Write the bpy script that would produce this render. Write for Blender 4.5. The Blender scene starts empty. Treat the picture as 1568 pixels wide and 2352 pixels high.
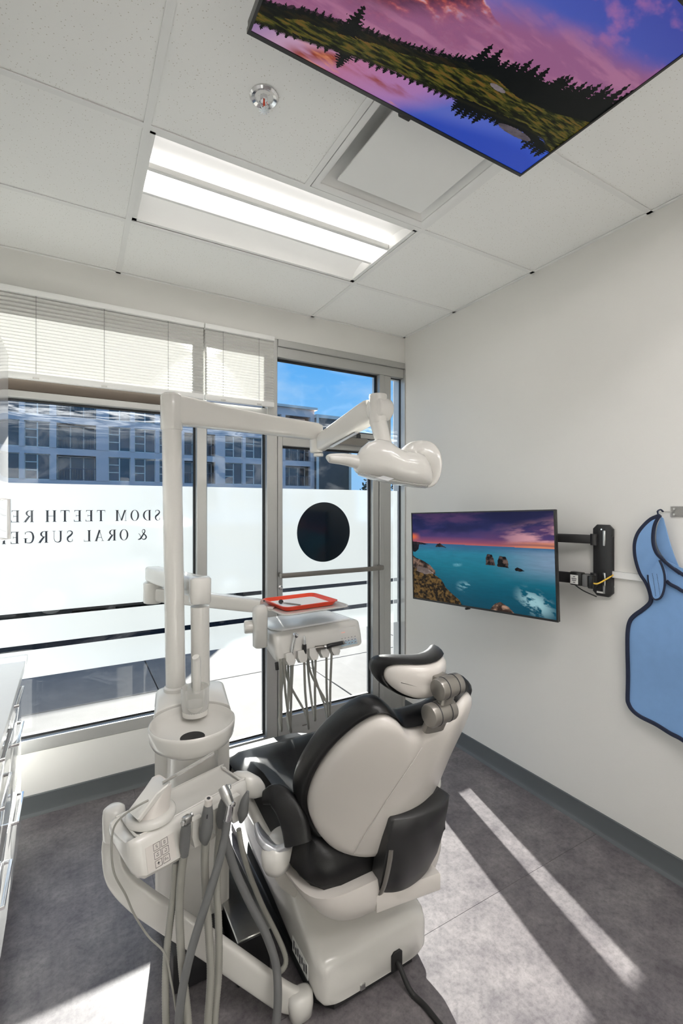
import bpy, bmesh, math, random
import numpy as np
from mathutils import Vector, Matrix

random.seed(7)
SC = bpy.context.scene
COL = SC.collection
# ---------------------------------------------------------------- camera
EYE = Vector((0.0, 0.0, 1.591))
YAW = math.radians(29.986)
FPX = 1071.0                              # focal length in pixels of the 1568x2352 frame
cam_d = bpy.data.cameras.new('camera')
cam = bpy.data.objects.new('camera', cam_d)
COL.objects.link(cam)
cam.location = EYE
cam.rotation_euler = (math.radians(90), 0, -YAW)
cam_d.sensor_fit = 'VERTICAL'
cam_d.sensor_height = 36.0
cam_d.lens = 36.0 * FPX / 2352.0
cam_d.shift_y = -12.0 / 2352.0
cam_d.clip_start = 0.02
cam_d.clip_end = 400
SC.camera = cam
# ---------------------------------------------------------------- exposure
SC.view_settings.view_transform = 'Standard'
SC.view_settings.look = 'None'
SC.view_settings.exposure = 0.36
SC.view_settings.gamma = 1.0
SC.view_settings.use_curve_mapping = False
# ---------------------------------------------------------------- sky
W = bpy.data.worlds.new('sky')
SC.world = W
W.use_nodes = True
wn, wl = W.node_tree.nodes, W.node_tree.links
wn.clear()
w_out = wn.new('ShaderNodeOutputWorld')
w_bg = wn.new('ShaderNodeBackground'); w_bg.inputs['Strength'].default_value = .85
w_tc = wn.new('ShaderNodeTexCoord')
w_sx = wn.new('ShaderNodeSeparateXYZ')
w_rp = wn.new('ShaderNodeValToRGB')
els = w_rp.color_ramp.elements
els[0].position, els[0].color = 0.0, (.30, .55, .90, 1)
els[1].position, els[1].color = 1.0, (.02, .13, .52, 1)
for p, c in ((.12, (.26, .58, .97)), (.28, (.12, .44, .93))):
    e = els.new(p); e.color = (*c, 1)
w_mp = wn.new('ShaderNodeMapping'); w_mp.inputs['Scale'].default_value = (3.2, 3.2, 7.0)
w_mp.inputs['Location'].default_value = (.35, .1, .2)
w_nz = wn.new('ShaderNodeTexNoise'); w_nz.inputs['Scale'].default_value = 1.5; w_nz.inputs['Detail'].default_value = 7
w_nz.inputs['Roughness'].default_value = .55
w_cr = wn.new('ShaderNodeMapRange'); w_cr.inputs['From Min'].default_value = .46; w_cr.inputs['From Max'].default_value = .78
w_cr.inputs['To Max'].default_value = .75
w_mx = wn.new('ShaderNodeMix'); w_mx.data_type = 'RGBA'
w_mx.inputs['B'].default_value = (.62, .78, .96, 1)
wl.new(w_tc.outputs['Generated'], w_sx.inputs[0]); wl.new(w_sx.outputs['Z'], w_rp.inputs['Fac'])
wl.new(w_tc.outputs['Generated'], w_mp.inputs['Vector']); wl.new(w_mp.outputs[0], w_nz.inputs['Vector'])
wl.new(w_nz.outputs['Fac'], w_cr.inputs['Value']); wl.new(w_cr.outputs[0], w_mx.inputs['Factor'])
wl.new(w_rp.outputs['Color'], w_mx.inputs['A']); wl.new(w_mx.outputs['Result'], w_bg.inputs['Color'])
wl.new(w_bg.outputs[0], w_out.inputs['Surface'])
# ---------------------------------------------------------------- sun (low, beyond the street)
sun_d = bpy.data.lights.new('sun', 'SUN')
sun_d.energy = 22.0
sun_d.color = (1.0, .965, .91)
sun_d.angle = math.radians(.55)
sun = bpy.data.objects.new('sun', sun_d); COL.objects.link(sun)
SUN_DIR = Vector((.231, .923, .307)).normalized()          # towards the sun
sun.rotation_euler = SUN_DIR.to_track_quat('Z', 'Y').to_euler()
sun.location = (8, 30, 12)
# lens radiance of the ceiling troffers (emissive lenses, built further down)
FILL_POWER = 37.0                         # two added fittings out of view, strong as frontal fill
LENS_DIM = 6.0                            # the visible fitting by the window, set weaker than the added ones

# ---------------------------------------------------------------- helpers
def sr(r, g, b):                          # 0..255 sRGB -> linear
    f = lambda c: (c/12.92 if c <= .04045 else ((c+.055)/1.055)**2.4)
    return (f(r/255), f(g/255), f(b/255))

_fw = Vector((math.sin(YAW), math.cos(YAW), 0)); _rt = Vector((math.cos(YAW), -math.sin(YAW), 0))
def P(x, y, d):                           # survey point: bearing from the photo + real distance d (m) -> world
    return EYE + d*(_fw + _rt*((x-784.0)/FPX) + Vector((0, 0, -(y-1164.0)/FPX)))
def PZ(x, y, z):                          # survey point lying at height z
    return P(x, y, (EYE.z-z)*FPX/(y-1164.0))

WPOS = {}
class B:
    """collects shapes, then links them as ONE mesh object"""
    def __init__(s): s.bm = bmesh.new()
    def box(s, c, d, bev=0.0, seg=2, rot=None):
        M = Matrix.Translation(c) @ (rot.to_4x4() if rot else Matrix.Identity(4)) @ Matrix.Diagonal((*d, 1))
        r = bmesh.ops.create_cube(s.bm, size=1.0, matrix=M)
        if bev > 0:
            ed = list({e for v in r['verts'] for e in v.link_edges})
            bmesh.ops.bevel(s.bm, geom=ed, offset=bev, segments=seg, profile=.5, affect='EDGES')
        return s
    def span(s, a, b, bev=0.0, seg=2):    # box between two corners
        a, b = Vector(a), Vector(b)
        return s.box((a+b)/2, [abs(q) for q in (b-a)], bev, seg)
    def loft(s, rings, cap0=True, cap1=True, closed=True):
        bm = s.bm; R = [[bm.verts.new(p) for p in r] for r in rings]; n = len(R[0])
        for a, b in zip(R, R[1:]):
            for i in range(n if closed else n-1):
                j = (i+1) % n
                try: bm.faces.new((a[i], a[j], b[j], b[i]))
                except ValueError: pass
        if cap0 and closed: bm.faces.new(R[0][::-1])
        if cap1 and closed: bm.faces.new(R[-1])
        return s
    def lathe(s, prof, c=(0, 0, 0), n=32, axis=(0, 0, 1), cap0=True, cap1=True):
        q = Vector((0, 0, 1)).rotation_difference(Vector(axis).normalized()); c = Vector(c)
        return s.loft([[c + q @ Vector((r*math.cos(2*math.pi*i/n), r*math.sin(2*math.pi*i/n), z)) for i in range(n)]
                       for r, z in prof], cap0, cap1)
    def cyl(s, a, b, r, n=24, bev=0.0):
        a, b = Vector(a), Vector(b); L = (b-a).length
        bev = min(bev, r*.9)
        pr = [(r, 0), (r, L)] if bev <= 0 else [(r-bev, 0), (r-bev*.3, bev*.3), (r, bev), (r, L-bev), (r-bev*.3, L-bev*.3), (r-bev, L)]
        return s.lathe(pr, a, n, b-a)
    def tube(s, pts, r, n=10, sub=6, flat=None, up=None, ribs=0, caps=True):
        pts = [Vector(p) for p in pts]
        path = crom(pts, sub) if sub > 1 and len(pts) > 2 else pts
        rad = r if callable(r) else ((lambda t: r) if not isinstance(r, (list, tuple)) else (lambda t: lerp_list(r, t)))
        if ribs:
            path = resample(path, ribs*2)
        m = len(path); rings = []; prev = None
        for i, p in enumerate(path):
            t = (path[min(i+1, m-1)] - path[max(i-1, 0)]).normalized()
            if prev is None:
                u = (up if up is not None else Vector((0, 0, 1)))
                u = u - t*u.dot(t)
                if u.length < 1e-3: u = Vector((1, 0, 0)) - t*t.x
                u.normalize()
            else:
                u = prev - t*prev.dot(t); u.normalize()
                if up is not None:
                    u2 = up - t*up.dot(t)
                    if u2.length > .05: u = u2.normalized()
            prev = u; v = t.cross(u)
            rr = rad(i/(m-1)); ra, rb = (rr, rr) if flat is None else (rr*flat[0], rr*flat[1])
            if ribs and i % 2: ra *= .88; rb *= .88
            e = 2.0 if flat is None or len(flat) < 3 else flat[2]
            ring = []
            for k in range(n):
                a = 2*math.pi*k/n; ca, sa = math.cos(a), math.sin(a)
                x = math.copysign(abs(ca)**(2/e), ca); y = math.copysign(abs(sa)**(2/e), sa)
                ring.append(p + u*(ra*x) + v*(rb*y))
            rings.append(ring)
        return s.loft(rings, caps, caps)
    def prism(s, poly, o, u, v, w, d, bev=0.0, seg=2):
        """polygon (list of (a,b)) in the plane o,u,v pushed d along w"""
        o, u, v, w = Vector(o), Vector(u), Vector(v), Vector(w)
        A = [s.bm.verts.new(o+u*a+v*b) for a, b in poly]; Bv = [s.bm.verts.new(o+u*a+v*b+w*d) for a, b in poly]
        n = len(poly); fs = [s.bm.faces.new(A[::-1]), s.bm.faces.new(Bv)]
        for i in range(n): fs.append(s.bm.faces.new((A[i], A[(i+1) % n], Bv[(i+1) % n], Bv[i])))
        if bev > 0:
            ed = [e for f in fs[:2] for e in f.edges]
            bmesh.ops.bevel(s.bm, geom=ed, offset=bev, segments=seg, profile=.5, affect='EDGES')
        return s
    def build(s, name, m, parent=None, ang=38, origin=None, tri=False, sub=0):
        bm = s.bm
        if sub: bmesh.ops.subdivide_edges(bm, edges=bm.edges[:], cuts=sub, use_grid_fill=True)
        bmesh.ops.recalc_face_normals(bm, faces=bm.faces[:])
        lo = Vector([min(v.co[i] for v in bm.verts) for i in range(3)]); hi = Vector([max(v.co[i] for v in bm.verts) for i in range(3)])
        c = (lo+hi)/2 if origin is None else Vector(origin)
        bmesh.ops.translate(bm, verts=bm.verts[:], vec=-c)
        me = bpy.data.meshes.new(name); bm.to_mesh(me); bm.free()
        for p in me.polygons: p.use_smooth = True
        me.set_sharp_from_angle(angle=math.radians(ang))
        me.materials.append(m)
        return link(name, me, c, parent)

def link(name, me, c, parent=None):
    o = bpy.data.objects.new(name, me); COL.objects.link(o)
    c = Vector(c); WPOS[o] = c.copy()
    if parent is not None:
        o.parent = parent; o.location = c - WPOS[parent]
    else: o.location = c
    return o
def again(src, c, parent=None):           # another piece sharing a mesh
    return link(src.name.split('.')[0], src.data, c, parent)
def thing(name, loc, label, cat, group=None):
    o = link(name, None, loc); o.empty_display_size = .05
    return tag(o, label, cat, group)
def tag(o, label, cat, group=None):
    o['label'] = label; o['category'] = cat
    if group: o['group'] = group
    return o
def struct(o):
    o['kind'] = 'structure'; return o
def crom(p, sub):
    out = []
    for i in range(len(p)-1):
        p0 = p[i-1] if i else p[0]*2-p[1]; p3 = p[i+2] if i+2 < len(p) else p[-1]*2-p[-2]
        p1, p2 = p[i], p[i+1]
        for k in range(sub):
            t = k/sub
            out.append(.5*((2*p1)+(p2-p0)*t+(2*p0-5*p1+4*p2-p3)*t*t+(3*p1-p0-3*p2+p3)*t**3))
    out.append(p[-1].copy()); return out
def resample(path, n):
    L = [0.0]
    for a, b in zip(path, path[1:]): L.append(L[-1]+(b-a).length)
    out = []; j = 0
    for k in range(n+1):
        s = L[-1]*k/n
        while j < len(path)-2 and L[j+1] < s: j += 1
        f = (s-L[j])/max(L[j+1]-L[j], 1e-9); out.append(path[j].lerp(path[j+1], f))
    return out
def lerp_list(r, t):
    x = t*(len(r)-1); i = min(int(x), len(r)-2); return r[i]+(r[i+1]-r[i])*(x-i)
def sup(c, u, v, a, b, n=28, e=2.0):      # superellipse ring
    c, u, v = Vector(c), Vector(u), Vector(v); out = []
    for k in range(n):
        t = 2*math.pi*(k+.5)/n; ca, sa = math.cos(t), math.sin(t)
        out.append(c + u*(a*math.copysign(abs(ca)**(2/e), ca)) + v*(b*math.copysign(abs(sa)**(2/e), sa)))
    return out
def rrect(w, h, r, n=5):                  # rounded rectangle polygon about 0,0
    out = []
    for cx, cy, a0 in ((w/2-r, h/2-r, 0), (-w/2+r, h/2-r, 90), (-w/2+r, -h/2+r, 180), (w/2-r, -h/2+r, 270)):
        for k in range(n+1):
            a = math.radians(a0+90*k/n); out.append((cx+r*math.cos(a), cy+r*math.sin(a)))
    return out
X, Y, Z = Vector((1, 0, 0)), Vector((0, 1, 0)), Vector((0, 0, 1))

# ---------------------------------------------------------------- materials (all procedural)
class NT:
    def __init__(s, name):
        s.m = bpy.data.materials.new(name); s.m.use_nodes = True
        s.n, s.l = s.m.node_tree.nodes, s.m.node_tree.links; s.n.clear()
        s.out = s.n.new('ShaderNodeOutputMaterial')
    def node(s, t, **kw):
        x = s.n.new(t)
        for k, v in kw.items():
            if k in x.inputs: x.inputs[k].default_value = v
            else: setattr(x, k, v)
        return x
    def link(s, a, b): s.l.new(a, b)
def mat(name, col, rough=.5, metal=0.0, var=.06, vscale=12.0, bump=0.0, bscale=200.0, coat=0.0, spec=.5, emit=None, estr=0.0, sheen=0.0, detail=3):
    t = NT(name)
    b = t.node('ShaderNodeBsdfPrincipled', Roughness=rough, Metallic=metal)
    b.inputs['Specular IOR Level'].default_value = spec
    b.inputs['Coat Weight'].default_value = coat; b.inputs['Coat Roughness'].default_value = .06
    if sheen: b.inputs['Sheen Weight'].default_value = sheen
    tc = t.node('ShaderNodeTexCoord')
    nz = t.node('ShaderNodeTexNoise', Scale=vscale, Detail=detail)
    t.link(tc.outputs['Object'], nz.inputs['Vector'])
    mx = t.node('ShaderNodeMix', data_type='RGBA')
    mx.inputs['A'].default_value = (*[c*(1-var) for c in col], 1); mx.inputs['B'].default_value = (*[min(1, c*(1+var)) for c in col], 1)
    t.link(nz.outputs['Fac'], mx.inputs['Factor']); t.link(mx.outputs['Result'], b.inputs['Base Color'])
    if bump:
        n2 = t.node('ShaderNodeTexNoise', Scale=bscale, Detail=2); t.link(tc.outputs['Object'], n2.inputs['Vector'])
        bp = t.node('ShaderNodeBump', Strength=bump, Distance=.002); t.link(n2.outputs['Fac'], bp.inputs['Height']); t.link(bp.outputs[0], b.inputs['Normal'])
    if emit:
        b.inputs['Emission Color'].default_value = (*emit, 1); b.inputs['Emission Strength'].default_value = estr
    t.link(b.outputs[0], t.out.inputs['Surface'])
    return t.m

M = {}
M['wall'] = mat('wall_paint', (.74, .73, .70), .75, bump=.12, bscale=260, var=.012, vscale=3)
M['white_gloss'] = mat('white_lacquer', (.82, .82, .81), .18, coat=.6, var=.01)
M['counter'] = mat('white_worktop', (.84, .84, .83), .25, var=.015, vscale=30)
M['plastic'] = mat('white_moulded_plastic', (.64, .625, .59), .24, coat=.35, var=.012)
M['shell'] = mat('warm_white_shell', (.62, .585, .55), .3, coat=.2, var=.02, vscale=5)
M['vinyl'] = mat('black_vinyl', (.004, .004, .0045), .36, bump=.18, bscale=420, var=.15, spec=.36)
M['blackpl'] = mat('black_plastic', (.02, .02, .021), .38, bump=.05, bscale=500, var=.1)
M['black'] = mat('matte_black', (.012, .012, .012), .6, var=.1)
M['alu'] = mat('anodised_aluminium', (.50, .50, .485), .42, .65, var=.03, vscale=40)
M['brown'] = mat('blind_shaded_bar', (.075, .055, .04), .55, var=.1)  # brown tone for the transom darkened by the blind's shade
M['gasket'] = mat('black_rubber_gasket', (.012, .013, .015), .6, var=.1)
M['chrome'] = mat('chrome', (.78, .78, .79), .14, 1.0, var=.03)
M['steel'] = mat('brushed_steel', (.55, .55, .54), .28, 1.0, var=.06, vscale=60)
M['greymetal'] = mat('grey_painted_metal', (.24, .225, .205), .32, .55, var=.06)
M['silver'] = mat('silver_paint', (.62, .63, .66), .3, .8, var=.03)
M['base'] = mat('dark_grey_rubber_base', (.095, .105, .11), .55, var=.06, vscale=8)
M['tee'] = mat('white_painted_tee', (.85, .85, .83), .45, var=.01)
M['greyhose'] = mat('grey_rubber', (.135, .138, .138), .5, var=.08)
M['palehose'] = mat('pale_grey_ribbed_hose', (.30, .295, .265), .5, var=.08, vscale=30)
M['tvblack'] = mat('tv_black_plastic', (.012, .012, .012), .3, var=.08)
M['red'] = mat('red_orange_plastic', (.72, .055, .018), .35, var=.04)
M['paper'] = mat('white_paper', (.85, .85, .84), .8, var=.02)
M['navy'] = mat('navy_binding', (.012, .018, .045), .8, bump=.4, bscale=900, var=.2, vscale=200)
M['blue'] = mat('blue_apron_cloth', (.185, .345, .62), .75, bump=.25, bscale=700, var=.06, vscale=25, sheen=.2)
M['yellow'] = mat('yellow_cable', (.75, .48, .05), .5)
M['ink'] = mat('dark_ink', (.03, .03, .035), .6, var=.1)
M['label'] = mat('white_label', (.8, .8, .78), .6)
M['keyblue'] = mat('pale_blue_key', (.36, .52, .60), .5)
M['navyglass'] = mat('navy_disc', (.004, .010, .018), .12, var=.3, vscale=4)
M['letter'] = mat('navy_letter', (.012, .019, .036), .25, var=.5, vscale=9)
M['glassclear'] = None

def m_floor():
    t = NT('mottled_grey_vinyl'); b = t.node('ShaderNodeBsdfPrincipled', Roughness=.42)
    tc = t.node('ShaderNodeTexCoord'); g = t.node('ShaderNodeNewGeometry')
    n1 = t.node('ShaderNodeTexNoise', Scale=7.0, Detail=8, Roughness=.72)
    n2 = t.node('ShaderNodeTexNoise', Scale=55.0, Detail=6, Roughness=.75)
    n3 = t.node('ShaderNodeTexNoise', Scale=2.2, Detail=3)
    for n in (n1, n2, n3): t.link(g.outputs['Position'], n.inputs['Vector'])
    r1 = t.node('ShaderNodeValToRGB'); e = r1.color_ramp.elements
    e[0].position = .36; e[0].color = (.105, .098, .105, 1); e[1].position = .66; e[1].color = (.215, .205, .205, 1)
    r2 = t.node('ShaderNodeValToRGB'); e = r2.color_ramp.elements
    e[0].position = .34; e[0].color = (.60, .58, .60, 1); e[1].position = .56; e[1].color = (1.08, 1.07, 1.06, 1)
    t.link(n1.outputs['Fac'], r1.inputs[0]); t.link(n2.outputs['Fac'], r2.inputs[0])
    m1 = t.node('ShaderNodeMix', data_type='RGBA', blend_type='MULTIPLY'); m1.inputs['Factor'].default_value = .8
    t.link(r1.outputs[0], m1.inputs['A']); t.link(r2.outputs[0], m1.inputs['B'])
    m2 = t.node('ShaderNodeMix', data_type='RGBA', blend_type='MULTIPLY'); m2.inputs['B'].default_value = (.95, .90, .93, 1)
    t.link(n3.outputs['Fac'], m2.inputs['Factor']); t.link(m1.outputs['Result'], m2.inputs['A'])
    t.link(m2.outputs['Result'], b.inputs['Base Color'])
    bp = t.node('ShaderNodeBump', Strength=.08, Distance=.002); t.link(n2.outputs['Fac'], bp.inputs['Height']); t.link(bp.outputs[0], b.inputs['Normal'])
    t.link(b.outputs[0], t.out.inputs['Surface']); return t.m
M['floor'] = m_floor()
def m_tile():
    t = NT('pinhole_ceiling_tile'); b = t.node('ShaderNodeBsdfPrincipled', Roughness=.9)
    g = t.node('ShaderNodeNewGeometry')
    v = t.node('ShaderNodeTexVoronoi', Scale=95.0); v.feature = 'F1'
    n = t.node('ShaderNodeTexNoise', Scale=40.0, Detail=4)
    t.link(g.outputs['Position'], v.inputs['Vector']); t.link(g.outputs['Position'], n.inputs['Vector'])
    mr = t.node('ShaderNodeMapRange'); mr.inputs['From Min'].default_value = .10; mr.inputs['From Max'].default_value = .16
    t.link(v.outputs['Distance'], mr.inputs['Value'])
    mx = t.node('ShaderNodeMix', data_type='RGBA'); mx.inputs['A'].default_value = (.58, .55, .48, 1); mx.inputs['B'].default_value = (.91, .91, .885, 1)
    t.link(mr.outputs[0], mx.inputs['Factor']); t.link(mx.outputs['Result'], b.inputs['Base Color'])
    bp = t.node('ShaderNodeBump', Strength=.15, Distance=.002); t.link(n.outputs['Fac'], bp.inputs['Height']); t.link(bp.outputs[0], b.inputs['Normal'])
    t.link(b.outputs[0], t.out.inputs['Surface']); return t.m
M['tile'] = m_tile()
def m_glass():
    t = NT('window_glass'); tr = t.node('ShaderNodeBsdfTransparent'); tr.inputs['Color'].default_value = (.90, .93, .93, 1)
    gl = t.node('ShaderNodeBsdfGlossy'); gl.inputs['Roughness'].default_value = .01
    fr = t.node('ShaderNodeFresnel', IOR=1.45); mx = t.node('ShaderNodeMixShader')
    t.link(fr.outputs[0], mx.inputs[0]); t.link(tr.outputs[0], mx.inputs[1]); t.link(gl.outputs[0], mx.inputs[2])
    # dried water marks and smears: thin scattering film in patches
    tc = t.node('ShaderNodeNewGeometry'); mp = t.node('ShaderNodeMapping'); mp.inputs['Scale'].default_value = (1.0, 1.0, 1.6); mp.inputs['Rotation'].default_value = (0, .25, 0)
    n = t.node('ShaderNodeTexNoise', Scale=2.6, Detail=9, Roughness=.7, Distortion=1.4)
    n2 = t.node('ShaderNodeTexVoronoi', Scale=70.0)
    t.link(tc.outputs['Position'], mp.inputs['Vector']); t.link(mp.outputs[0], n.inputs['Vector']); t.link(tc.outputs['Position'], n2.inputs['Vector'])
    mr = t.node('ShaderNodeMapRange'); mr.inputs['From Min'].default_value = .52; mr.inputs['From Max'].default_value = .80; mr.inputs['To Max'].default_value = .045
    t.link(n.outputs['Fac'], mr.inputs['Value'])
    m2 = t.node('ShaderNodeMapRange'); m2.inputs['From Min'].default_value = .06; m2.inputs['From Max'].default_value = .03; m2.inputs['To Max'].default_value = .25
    t.link(n2.outputs['Distance'], m2.inputs['Value'])
    ad = t.node('ShaderNodeMath', operation='MULTIPLY_ADD'); t.link(m2.outputs[0], ad.inputs[0]); t.link(mr.outputs[0], ad.inputs[1]); t.link(mr.outputs[0], ad.inputs[2])
    sp = t.node('ShaderNodeSeparateXYZ'); t.link(tc.outputs['Position'], sp.inputs[0])   # wiped streaks under the transom bar
    mq = t.node('ShaderNodeMapping'); mq.inputs['Scale'].default_value = (2.2, 1.0, 22.0); mq.inputs['Rotation'].default_value = (0, .10, 0)
    n5 = t.node('ShaderNodeTexNoise', Scale=1.6, Detail=8, Roughness=.68, Distortion=1.1); t.link(tc.outputs['Position'], mq.inputs['Vector']); t.link(mq.outputs[0], n5.inputs['Vector'])
    ra = t.node('ShaderNodeMapRange'); ra.inputs['From Min'].default_value = 1.98; ra.inputs['From Max'].default_value = 2.13
    rb = t.node('ShaderNodeMapRange'); rb.inputs['From Min'].default_value = 2.19; rb.inputs['From Max'].default_value = 2.17
    rc_ = t.node('ShaderNodeMapRange'); rc_.inputs['From Min'].default_value = .44; rc_.inputs['From Max'].default_value = .68; rc_.inputs['To Max'].default_value = .30
    t.link(sp.outputs['Z'], ra.inputs['Value']); t.link(sp.outputs['Z'], rb.inputs['Value']); t.link(n5.outputs['Fac'], rc_.inputs['Value'])
    q1 = t.node('ShaderNodeMath', operation='MULTIPLY'); q2 = t.node('ShaderNodeMath', operation='MULTIPLY'); q3 = t.node('ShaderNodeMath', operation='ADD')
    t.link(ra.outputs[0], q1.inputs[0]); t.link(rb.outputs[0], q1.inputs[1]); t.link(q1.outputs[0], q2.inputs[0]); t.link(rc_.outputs[0], q2.inputs[1])
    t.link(q2.outputs[0], q3.inputs[0]); t.link(ad.outputs[0], q3.inputs[1]); ad = q3
    tl = t.node('ShaderNodeBsdfTranslucent'); tl.inputs['Color'].default_value = (.5, .53, .56, 1)
    m3 = t.node('ShaderNodeMixShader'); t.link(ad.outputs[0], m3.inputs[0]); t.link(mx.outputs[0], m3.inputs[1]); t.link(tl.outputs[0], m3.inputs[2])
    t.link(m3.outputs[0], t.out.inputs['Surface']); return t.m
M['glass'] = m_glass()
def m_film():
    t = NT('frosted_film')
    tl = t.node('ShaderNodeBsdfTranslucent'); tl.inputs['Color'].default_value = (.078, .085, .088, 1)
    rf = t.node('ShaderNodeBsdfRefraction', Roughness=.55, IOR=1.03); rf.inputs['Color'].default_value = (.33, .34, .34, 1)
    df = t.node('ShaderNodeBsdfDiffuse'); df.inputs['Color'].default_value = (.34, .355, .36, 1)
    a1 = t.node('ShaderNodeAddShader'); a2 = t.node('ShaderNodeAddShader')
    t.link(tl.outputs[0], a1.inputs[0]); t.link(rf.outputs[0], a1.inputs[1]); t.link(a1.outputs[0], a2.inputs[0]); t.link(df.outputs[0], a2.inputs[1])
    gl = t.node('ShaderNodeBsdfGlossy', Roughness=.35); mx = t.node('ShaderNodeMixShader'); mx.inputs[0].default_value = .012
    t.link(a2.outputs[0], mx.inputs[1]); t.link(gl.outputs[0], mx.inputs[2]); t.link(mx.outputs[0], t.out.inputs['Surface']); return t.m
M['film'] = m_film()
def m_shade():
    t = NT('pleated_shade_cloth')
    tl = t.node('ShaderNodeBsdfTranslucent'); tl.inputs['Color'].default_value = (.066, .066, .064, 1)
    rf = t.node('ShaderNodeBsdfRefraction', Roughness=.7, IOR=1.03); rf.inputs['Color'].default_value = (.018, .018, .0175, 1)
    df = t.node('ShaderNodeBsdfDiffuse'); df.inputs['Color'].default_value = (.60, .595, .57, 1)
    a1 = t.node('ShaderNodeAddShader'); a2 = t.node('ShaderNodeAddShader')
    t.link(tl.outputs[0], a1.inputs[0]); t.link(rf.outputs[0], a1.inputs[1]); t.link(a1.outputs[0], a2.inputs[0]); t.link(df.outputs[0], a2.inputs[1])
    t.link(a2.outputs[0], t.out.inputs['Surface']); return t.m
M['shade'] = m_shade()
def m_emit(name, col, s):
    t = NT(name); e = t.node('ShaderNodeEmission', Strength=s); e.inputs['Color'].default_value = (*col, 1)
    tc = t.node('ShaderNodeTexCoord'); n = t.node('ShaderNodeTexNoise', Scale=6.0)
    t.link(e.outputs[0], t.out.inputs['Surface']); return t.m
M['lens'] = m_emit('fill_lens', (1.0, .965, .94), FILL_POWER)
M['lens_dim'] = m_emit('weak_lens', (1.0, .955, .93), LENS_DIM)
M['led'] = m_emit('red_led', (1.0, .12, .04), 1.6)
def m_clear():
    t = NT('clear_plastic'); tr = t.node('ShaderNodeBsdfTransparent'); tr.inputs['Color'].default_value = (.93, .93, .92, 1)
    b = t.node('ShaderNodeBsdfPrincipled', Roughness=.12); b.inputs['Base Color'].default_value = (.75, .74, .72, 1)
    lw = t.node('ShaderNodeLayerWeight', Blend=.35); mr = t.node('ShaderNodeMapRange'); mr.inputs['To Min'].default_value = .18; mr.inputs['To Max'].default_value = .85
    t.link(lw.outputs['Facing'], mr.inputs['Value']); mx = t.node('ShaderNodeMixShader')
    t.link(mr.outputs[0], mx.inputs[0]); t.link(tr.outputs[0], mx.inputs[1]); t.link(b.outputs[0], mx.inputs[2]); t.link(mx.outputs[0], t.out.inputs['Surface']); return t.m
M['clear'] = m_clear()
# ================================================================ ROOM SHELL
XL, XR, YN, YF, HC = -.80, 2.229, -1.60, 2.885, 2.90
# floor: screed with welded vinyl sheets laid on it
fl = struct(B().span((XL-.15, YN-.15, -.10), (XR+.15, YF, -.004)).build('floor', M['floor']))
for y0, y1 in ((YN, -.28), (-.28, 1.345), (1.345, YF)):
    for x0, x1 in ((XL, .30), (.30, XR)):
        if x0 == XL and y1 == YF: x1 = .30
        B().span((x0+.0008, y0+.0008, -.004), (x1-.0008, y1-.0008, 0)).build('vinyl_sheet', M['floor'], fl)
struct(B().span((XR, YN-.15, -.1), (XR+.15, YF+.15, HC+.3)).build('wall_right', M['wall']))
struct(B().span((XL-.15, YN-.15, -.1), (XL, YF+.15, HC+.3)).build('wall_left', M['wall']))
struct(B().span((XL, YN-.15, -.1), (XR, YN, HC+.3)).build('wall_near', M['wall']))
wf = B().span((XL, YF, 2.70), (XR, YF+.15, HC+.3)).span((XL, YF, -.1), (.655, YF+.15, .32))
struct(wf.build('wall_far', M['wall']))
def baseboard(name, a, b, n):             # cove base: flat face with a flared toe
    a, b, n = Vector(a), Vector(b), Vector(n); pr = [(0, 0), (.024, 0), (.021, .006), (.011, .013), (.007, .022), (.0065, .098), (.004, .102), (0, .102)]
    return struct(B().loft([[p + n*q + Z*r for q, r in pr] for p in (a, b)]).build(name, M['base'], ang=30))
baseboard('baseboard_right', (XR, YN, 0), (XR, YF, 0), (-1, 0, 0))
baseboard('baseboard_far', (XL, YF, 0), (.655, YF, 0), (0, -1, 0))
struct(B().span((.655, YF-.012, 0), (XR, YF+.14, .012)).build('trim_1', M['alu']))     # threshold

# ================================================================ CEILING GRID
ce = struct(B().span((XL-.15, YN-.15, HC+.28), (XR+.15, YF+.15, HC+.33)).build('ceiling', M['tile']))
R1, R2 = .222, 1.430                      # main runners
def tee(a, b):
    a, b = Vector(a), Vector(b); along = (b-a).normalized(); s_ = Z.cross(along)*.012
    bb = B().loft([[p-s_, p+s_, p+s_+Z*.003, p+s_*.12+Z*.003, p+s_*.12+Z*.035, p-s_*.12+Z*.035, p-s_*.12+Z*.003, p-s_+Z*.003] for p in (a, b)])
    return bb.build('ceiling_tee', M['tee'], ce, ang=20)
zt = HC-.003
for x in (R1, R2): tee((x, YN, zt), (x, YF, zt))
CT = [2.335, 1.722, 1.110, .498, -.114, -.726, -1.338]     # cross tees
for y in CT:
    tee((XL, y, zt), (R1-.012, y, zt)); tee((R2+.012, y, zt), (XR, y, zt))
for y in (2.335, 1.722, .498, -.114, -.726, -1.338): tee((R1+.012, y, zt), (R2-.012, y, zt))
for y0, y1 in ((1.722, .498),): tee((.826, y1+.012, zt), (.826, y0-.012, zt))
tee((.838, 1.110, zt), (R2-.012, 1.110, zt))
def wall_angle(a, b, n):
    n = Vector(n); a, b = Vector(a), Vector(b)
    return B().loft([[p, p+n*.019, p+n*.019+Z*.002, p+n*.002+Z*.002, p+n*.002+Z*.02, p+Z*.02] for p in (a, b)]).build('wall_angle', M['tee'], ce, ang=20)
wall_angle((XR, YN, zt), (XR, YF, zt), (-1, 0, 0)); wall_angle((XL, YF, zt), (XR, YF, zt), (0, -1, 0)); wall_angle((XL, YN, zt), (XL, YF, zt), (1, 0, 0))
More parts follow.
